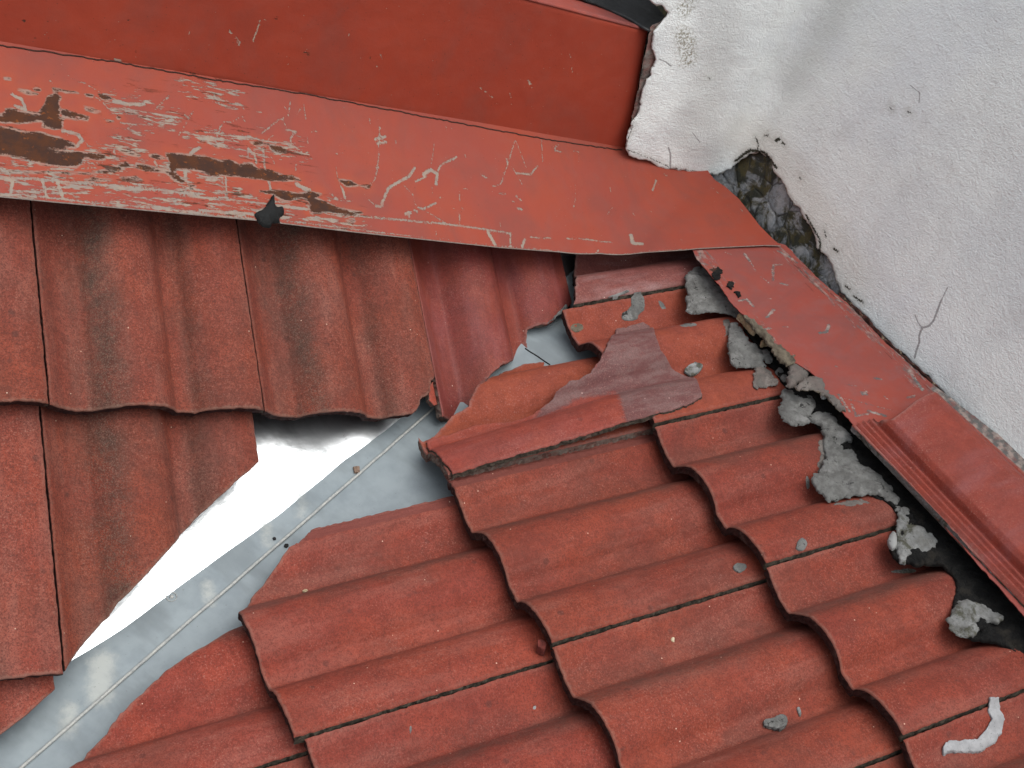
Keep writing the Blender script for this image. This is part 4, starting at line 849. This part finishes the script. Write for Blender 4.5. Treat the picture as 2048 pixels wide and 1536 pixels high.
# broken fragment lying across the joint
frag = [(1232, 658), (1262, 651), (1286, 643), (1300, 650), (1310, 668), (1322, 700), (1338, 722), (1352, 741), (1382, 753), (1400, 772), (1404, 788), (1392, 802), (1344, 819), (1300, 830), (1250, 844), (1200, 860), (1100, 889), (1000, 918), (906, 947), (893, 930), (872, 905), (852, 882), (872, 874), (905, 866), (940, 852), (965, 846), (1005, 845), (1040, 838), (1068, 826), (1092, 810), (1108, 792), (1122, 770), (1140, 760), (1158, 757), (1182, 744), (1198, 722), (1213, 694)]
dustp = [(1225, 640), (1310, 630), (1420, 770), (1410, 810), (1252, 850), (1240, 800), (1226, 787), (1150, 800), (1060, 840), (1110, 760), (1190, 730)]
def hfrag(u, v):
    uu = np.clip(u-ub(0), .001, WT)
    return prof(uu)+.0055+.0012*(np.abs(uu-.205) < .004)-TILT*np.clip((v-sb(2))/GT, 0, 1)+.0008*fbm(u*40, v*40, 3, 3)
fo = P2(FB, hfrag, frag); dpp = P2(FB, hfrag, dustp)
def fdust(xy):
    d = polydist(xy, dpp); d[inpoly(xy, dpp)] *= -1; return np.minimum(d, .05)
M_TILE_F = tile_mat('dusty_orange_fragment', K=(.86, .78, .80), base=(.27, .058, .034), bloom=(.29, .11, .09), bloom_amt=.4, algae_shade=.0, dirt=.6, grain=.5, warm=(.30, .068, .034), dustattr=True)
M_BODYF = rough_mat('mossy_fragment_edge', (.060, .048, .036), (.035, .030, .022), 110, c3=(.10, .06, .048), bump=1.0, dist=.004)
o = build('tile_fragment', FB, [jag(resample(fo, .003), .0014, 110, 8)], hfrag, .0105, .0032, (M_TILE_F, M_BODYF), rnd=.002, seed=17, sidejag=.0012, attrs={'edge': None, 'dust': fdust})
tag(o, 'long broken tile fragment with a triangular dusty purplish top, lying loose over the orange tiles', 'tile fragment')
flake('stone_chip', 'flat oval greenish grey chip lying against the purple fragment tip', 'chip', FB, lambda u, v: hB(u, v)+.0035, q1([(30, 1230), (110, 1160), (190, 1140), (240, 1170), (225, 1220), (120, 1290), (90, 1270)]), .004, (M_MORTM, M_MORTM), seed=31, res=.002, jg=.0008, bumpy=.0006, rnd=.0006)
flake('tile_shard', 'small orange tile shard tucked under the broken corner of the dark tile', 'tile shard', FA, lambda u, v: hA(u, v)-.014, Z(800, 620, 5.12, [(300, 800), (330, 740), (390, 700), (420, 760), (445, 900), (455, 965), (350, 975), (300, 920)]), .006, (M_TILE_C, M_BODYL), seed=32, res=.003, jg=.0006, bumpy=.0002, sm=0, gap=-.004)

for i_, (pp, lb) in enumerate([([(1424, 545), (1436, 533), (1444, 540), (1440, 556), (1428, 560)], 'dark crust of mastic on the upper left corner of the side flashing, largest of three'),
                             ([(1456, 562), (1466, 560), (1470, 570), (1462, 578), (1455, 572)], 'small dark mastic crust in the middle of three beside the topmost mortar lump'),
                             ([(1470, 582), (1480, 583), (1484, 592), (1474, 594)], 'smallest dark mastic crust, lowest of three beside the topmost mortar lump')]):
    flake('mastic_crust', lb, 'mastic', FB, lambda u, v: hS(u, v)+.0003, pp, .002, (M_MAST, M_MAST), seed=80+i_, res=.0016, jg=.0022, jf=260, bumpy=.001, sm=0)
SM = [([(1380, 600), (1372, 560), (1386, 545), (1392, 590)], 'pale mortar smear to the left of the topmost mortar lump'),
      ([(1446, 640), (1458, 636), (1462, 668), (1452, 676)], 'mortar smear on the left rim of the lump beside the foam crumbs'),
      ([(1636, 880), (1648, 872), (1654, 900), (1646, 940), (1634, 946), (1640, 910)], 'pinkish mortar smear along the left rim of the largest lump'),
      ([(1668, 1008), (1700, 1000), (1726, 998), (1740, 1004), (1700, 1012)], 'thin mortar smear below the right foot of the largest lump')]
for i_, (pp, lb) in enumerate(SM):
    flake('mortar_smear', lb, 'mortar', FB, lambda u, v: hB(u, v)-.0003, pp, .0011, (M_MORTP, M_MORTP), seed=90+i_, res=.002, jg=.0030, jf=200, bumpy=.0004, sm=0, group='mortar smears beside the lumps')
# splashes and chips on the tiles
hBs = lambda u, v: hB(u, v)-.0004
M_CLAY = rough_mat('red_clay_crumb', (.15, .032, .024), (.09, .022, .018), 120)
GC = 'mortar chips and splashes on the tiles'
GBED = [(1400, 530), (1440, 580), (1475, 640), (1500, 700), (1550, 770), (1600, 815), (1650, 870), (1690, 930), (1750, 1010), (1810, 1090), (1880, 1180), (1950, 1260), (2040, 1330), (2090, 1330), (2000, 1210), (1880, 1070), (1790, 960), (1710, 880), (1620, 770), (1540, 690), (1450, 580)]
def chip(px, label, th=.0022, mat=M_MORT, seed=0, name='mortar_chip', cat='chip', **k):
    kk = dict(res=.002, jg=.0009, jf=150, bumpy=.0005, sm=1, rnd=.001); kk.update(k)
    return flake(name, label, cat, FB, hBs, px, th, (mat, mat), seed=seed, group=GC, **kk)
chip([(1527, 1436), (1545, 1436), (1556, 1428), (1570, 1427), (1576, 1436), (1574, 1450), (1562, 1460), (1552, 1455), (1530, 1452)], 'grey bone shaped mortar chip at the bottom right centre', .006, seed=41)
chip([(1594, 1412), (1600, 1412), (1604, 1428), (1600, 1432), (1596, 1426)], 'tiny greenish sliver right of the bone shaped chip', .003, M_MORTM, seed=42)
chip([(1466, 1130), (1478, 1124), (1492, 1126), (1494, 1134), (1480, 1146), (1468, 1140)], 'flat grey mortar chip just above the joint of the middle tiles', .003, seed=43)
chip([(1596, 1080), (1603, 1072), (1616, 1082), (1612, 1094), (1600, 1102), (1592, 1094)], 'grey mortar chip on the joint below the large mortar lump', .003, seed=44)
chip([(1612, 952), (1618, 952), (1620, 976), (1613, 978)], 'short vertical mortar splash left of the large mortar lump', .0012, seed=45)
chip(Z(1000, 480, 4.096, [(990, 610), (1070, 560), (1080, 430), (1180, 440), (1190, 560), (1150, 600), (1100, 660), (1010, 650)]), 'big mortar splash on the orange tile, above the purple fragment', .0022, seed=46)
chip(Z(1000, 480, 4.096, [(870, 470), (940, 440), (1060, 405), (1060, 425), (960, 460)]), 'thin mortar smear along the upper joint left of the big splash', .002, seed=47)
chip(Z(1000, 480, 4.096, [(1455, 700), (1540, 680), (1620, 690), (1600, 705), (1500, 715)]), 'x shaped mortar scrape on the orange tile below the top mortar lump', .0008, seed=48)
chip(Z(1000, 480, 4.096, [(1290, 490), (1330, 500), (1370, 570), (1340, 590), (1310, 540)]), 'faint mortar splash between the big splash and the topmost lump', .0008, seed=49)
chip(Z(1000, 480, 4.096, [(570, 700), (620, 670), (680, 690), (685, 735), (630, 762), (585, 740)]), 'round greenish lichen spot near the broken edge of the orange tile', .0012, M_DIRT, seed=50, name='lichen_spot', cat='lichen')
chip(q3([(660, 735), (760, 710), (900, 700), (960, 720), (900, 750), (780, 745)]), 'greenish mortar smear on the roll under the pale pebble', .0008, M_MORTM, seed=51)
flake('clay_crumb', 'small red clay crumb stuck in the dark step between the middle tiles', 'crumb', FB, lambda u, v: hB(u, v-.02), [(1072, 1280), (1086, 1278), (1096, 1286), (1092, 1298), (1078, 1296)], .014, (M_CLAY, M_CLAY), seed=53, res=.002, jg=.0012, jf=200, bumpy=.0012, rnd=.001)
chip([(820, 1448), (826, 1452), (824, 1468), (819, 1470)], 'tiny curved pale scrap on the bottom centre tile', .001, seed=54)
chip([(1064, 1412), (1072, 1411), (1072, 1418), (1065, 1418)], 'tiny pale crumb near the bottom centre step', .002, M_PEB, seed=55)
chip([(1344, 1274), (1350, 1273), (1350, 1283), (1345, 1283)], 'tiny bright white crumb below the middle joint', .002, M_FOAM, seed=56)
chip([(603, 1180), (612, 1177), (617, 1180), (608, 1184)], 'tiny white crumb on the diagonally cut tile', .0015, M_FOAM, seed=57)
M_SEAL = rough_mat('white_sealant', (.23, .235, .24), (.29, .295, .30), 90, bump=.5, dist=.002, rough=.7)
chip([(1980, 1395), (2000, 1397), (2002, 1418), (2010, 1440), (2004, 1466), (1985, 1488), (1962, 1503), (1940, 1502), (1915, 1502), (1888, 1507), (1886, 1492), (1900, 1480), (1930, 1478), (1955, 1478), (1972, 1458), (1984, 1438), (1978, 1420)], 'curved ribbon of whitish sealant in the bottom right corner', .005, M_SEAL, seed=58, name='sealant_ribbon', cat='sealant', jg=.0014, jf=120, res=.0022, rnd=.0012, sm=0, bumpy=.0016)
M_TAR = rough_mat('black_tar', (.006, .0065, .0065), (.010, .011, .011), 60, rough=.75, bump=.8, dist=.004, spec=.2)
tarp = s6([(770, 1180), (800, 1140), (890, 1090), (880, 1055), (935, 1030), (945, 970), (965, 970), (975, 1080), (1055, 1110), (1060, 1180), (1020, 1215), (1040, 1260), (960, 1250), (930, 1290), (840, 1270), (790, 1220)])
flake('tar_blob', 'black tar blob hanging on the lower edge of the rusted flashing', 'tar', FW, hF, tarp, .003, (M_TAR, M_TAR), seed=61, dome=.008, bumpy=.002, jg=.002, jf=110, res=.002)

# ------------------------------------------------------------------ spare tile resting on the side flashing
M_TILE_R = tile_mat('bright_red_spare_tile', K=(.8, .72, .72), base=(.25, .045, .032), bloom=(.25, .085, .085), bloom_amt=.6, algae_shade=0, dirt=.4, grain=.35, warm=(.28, .048, .032), rough=.55)
tl = [(1704, 850), (1738, 836), (1746, 836), (1758, 842), (1782, 838), (1800, 826), (1830, 802), (1862, 786), (1874, 784), (2048, 942), (2150, 1036), (2180, 1340)]
# frame with u running down the wall line
A0 = P2(FB, lambda u, v: .02+0*u, [(1704, 850), (2048, 1214)])
ax = (A0[1]-A0[0]); ax /= np.linalg.norm(ax)
e1 = (FB.to_3x3() @ Vector((ax[0], ax[1], 0))); nb_ = FB.to_3x3() @ Vector((0, 0, 1))
org = FB @ Vector((A0[0][0], A0[0][1], .0))
FR_ = mat4(e1, nb_.cross(e1), org)
def hR(u, v):
    rib = .0055*np.clip(1.6*np.cos(v/.0105*2*math.pi), -.5, .5)*(v < .034)
    z = .021+rib+np.interp(v, [0, .034, .0365, .042, .044, .052, .075, .105, .13, .15, .17], [0, .0, -.006, -.006, .006, .014, .019, .026, .027, .020, .003])
    return z+.004*np.exp(-((v-.034)/.003)**2)*0
ru = P2(FR_, hR, tl)
ro = build('spare_roof_tile', FR_, [jag(resample(ru, .003), .0005, 100, 3)], hR, .011, .0017, (M_TILE_R, M_MORTM), rnd=.002, seed=71, sidejag=.0006, attrs={'edge': None})
tag(ro, 'bright red upturned tile with ribbed edge resting on the side flashing by the white wall', 'roof tile')
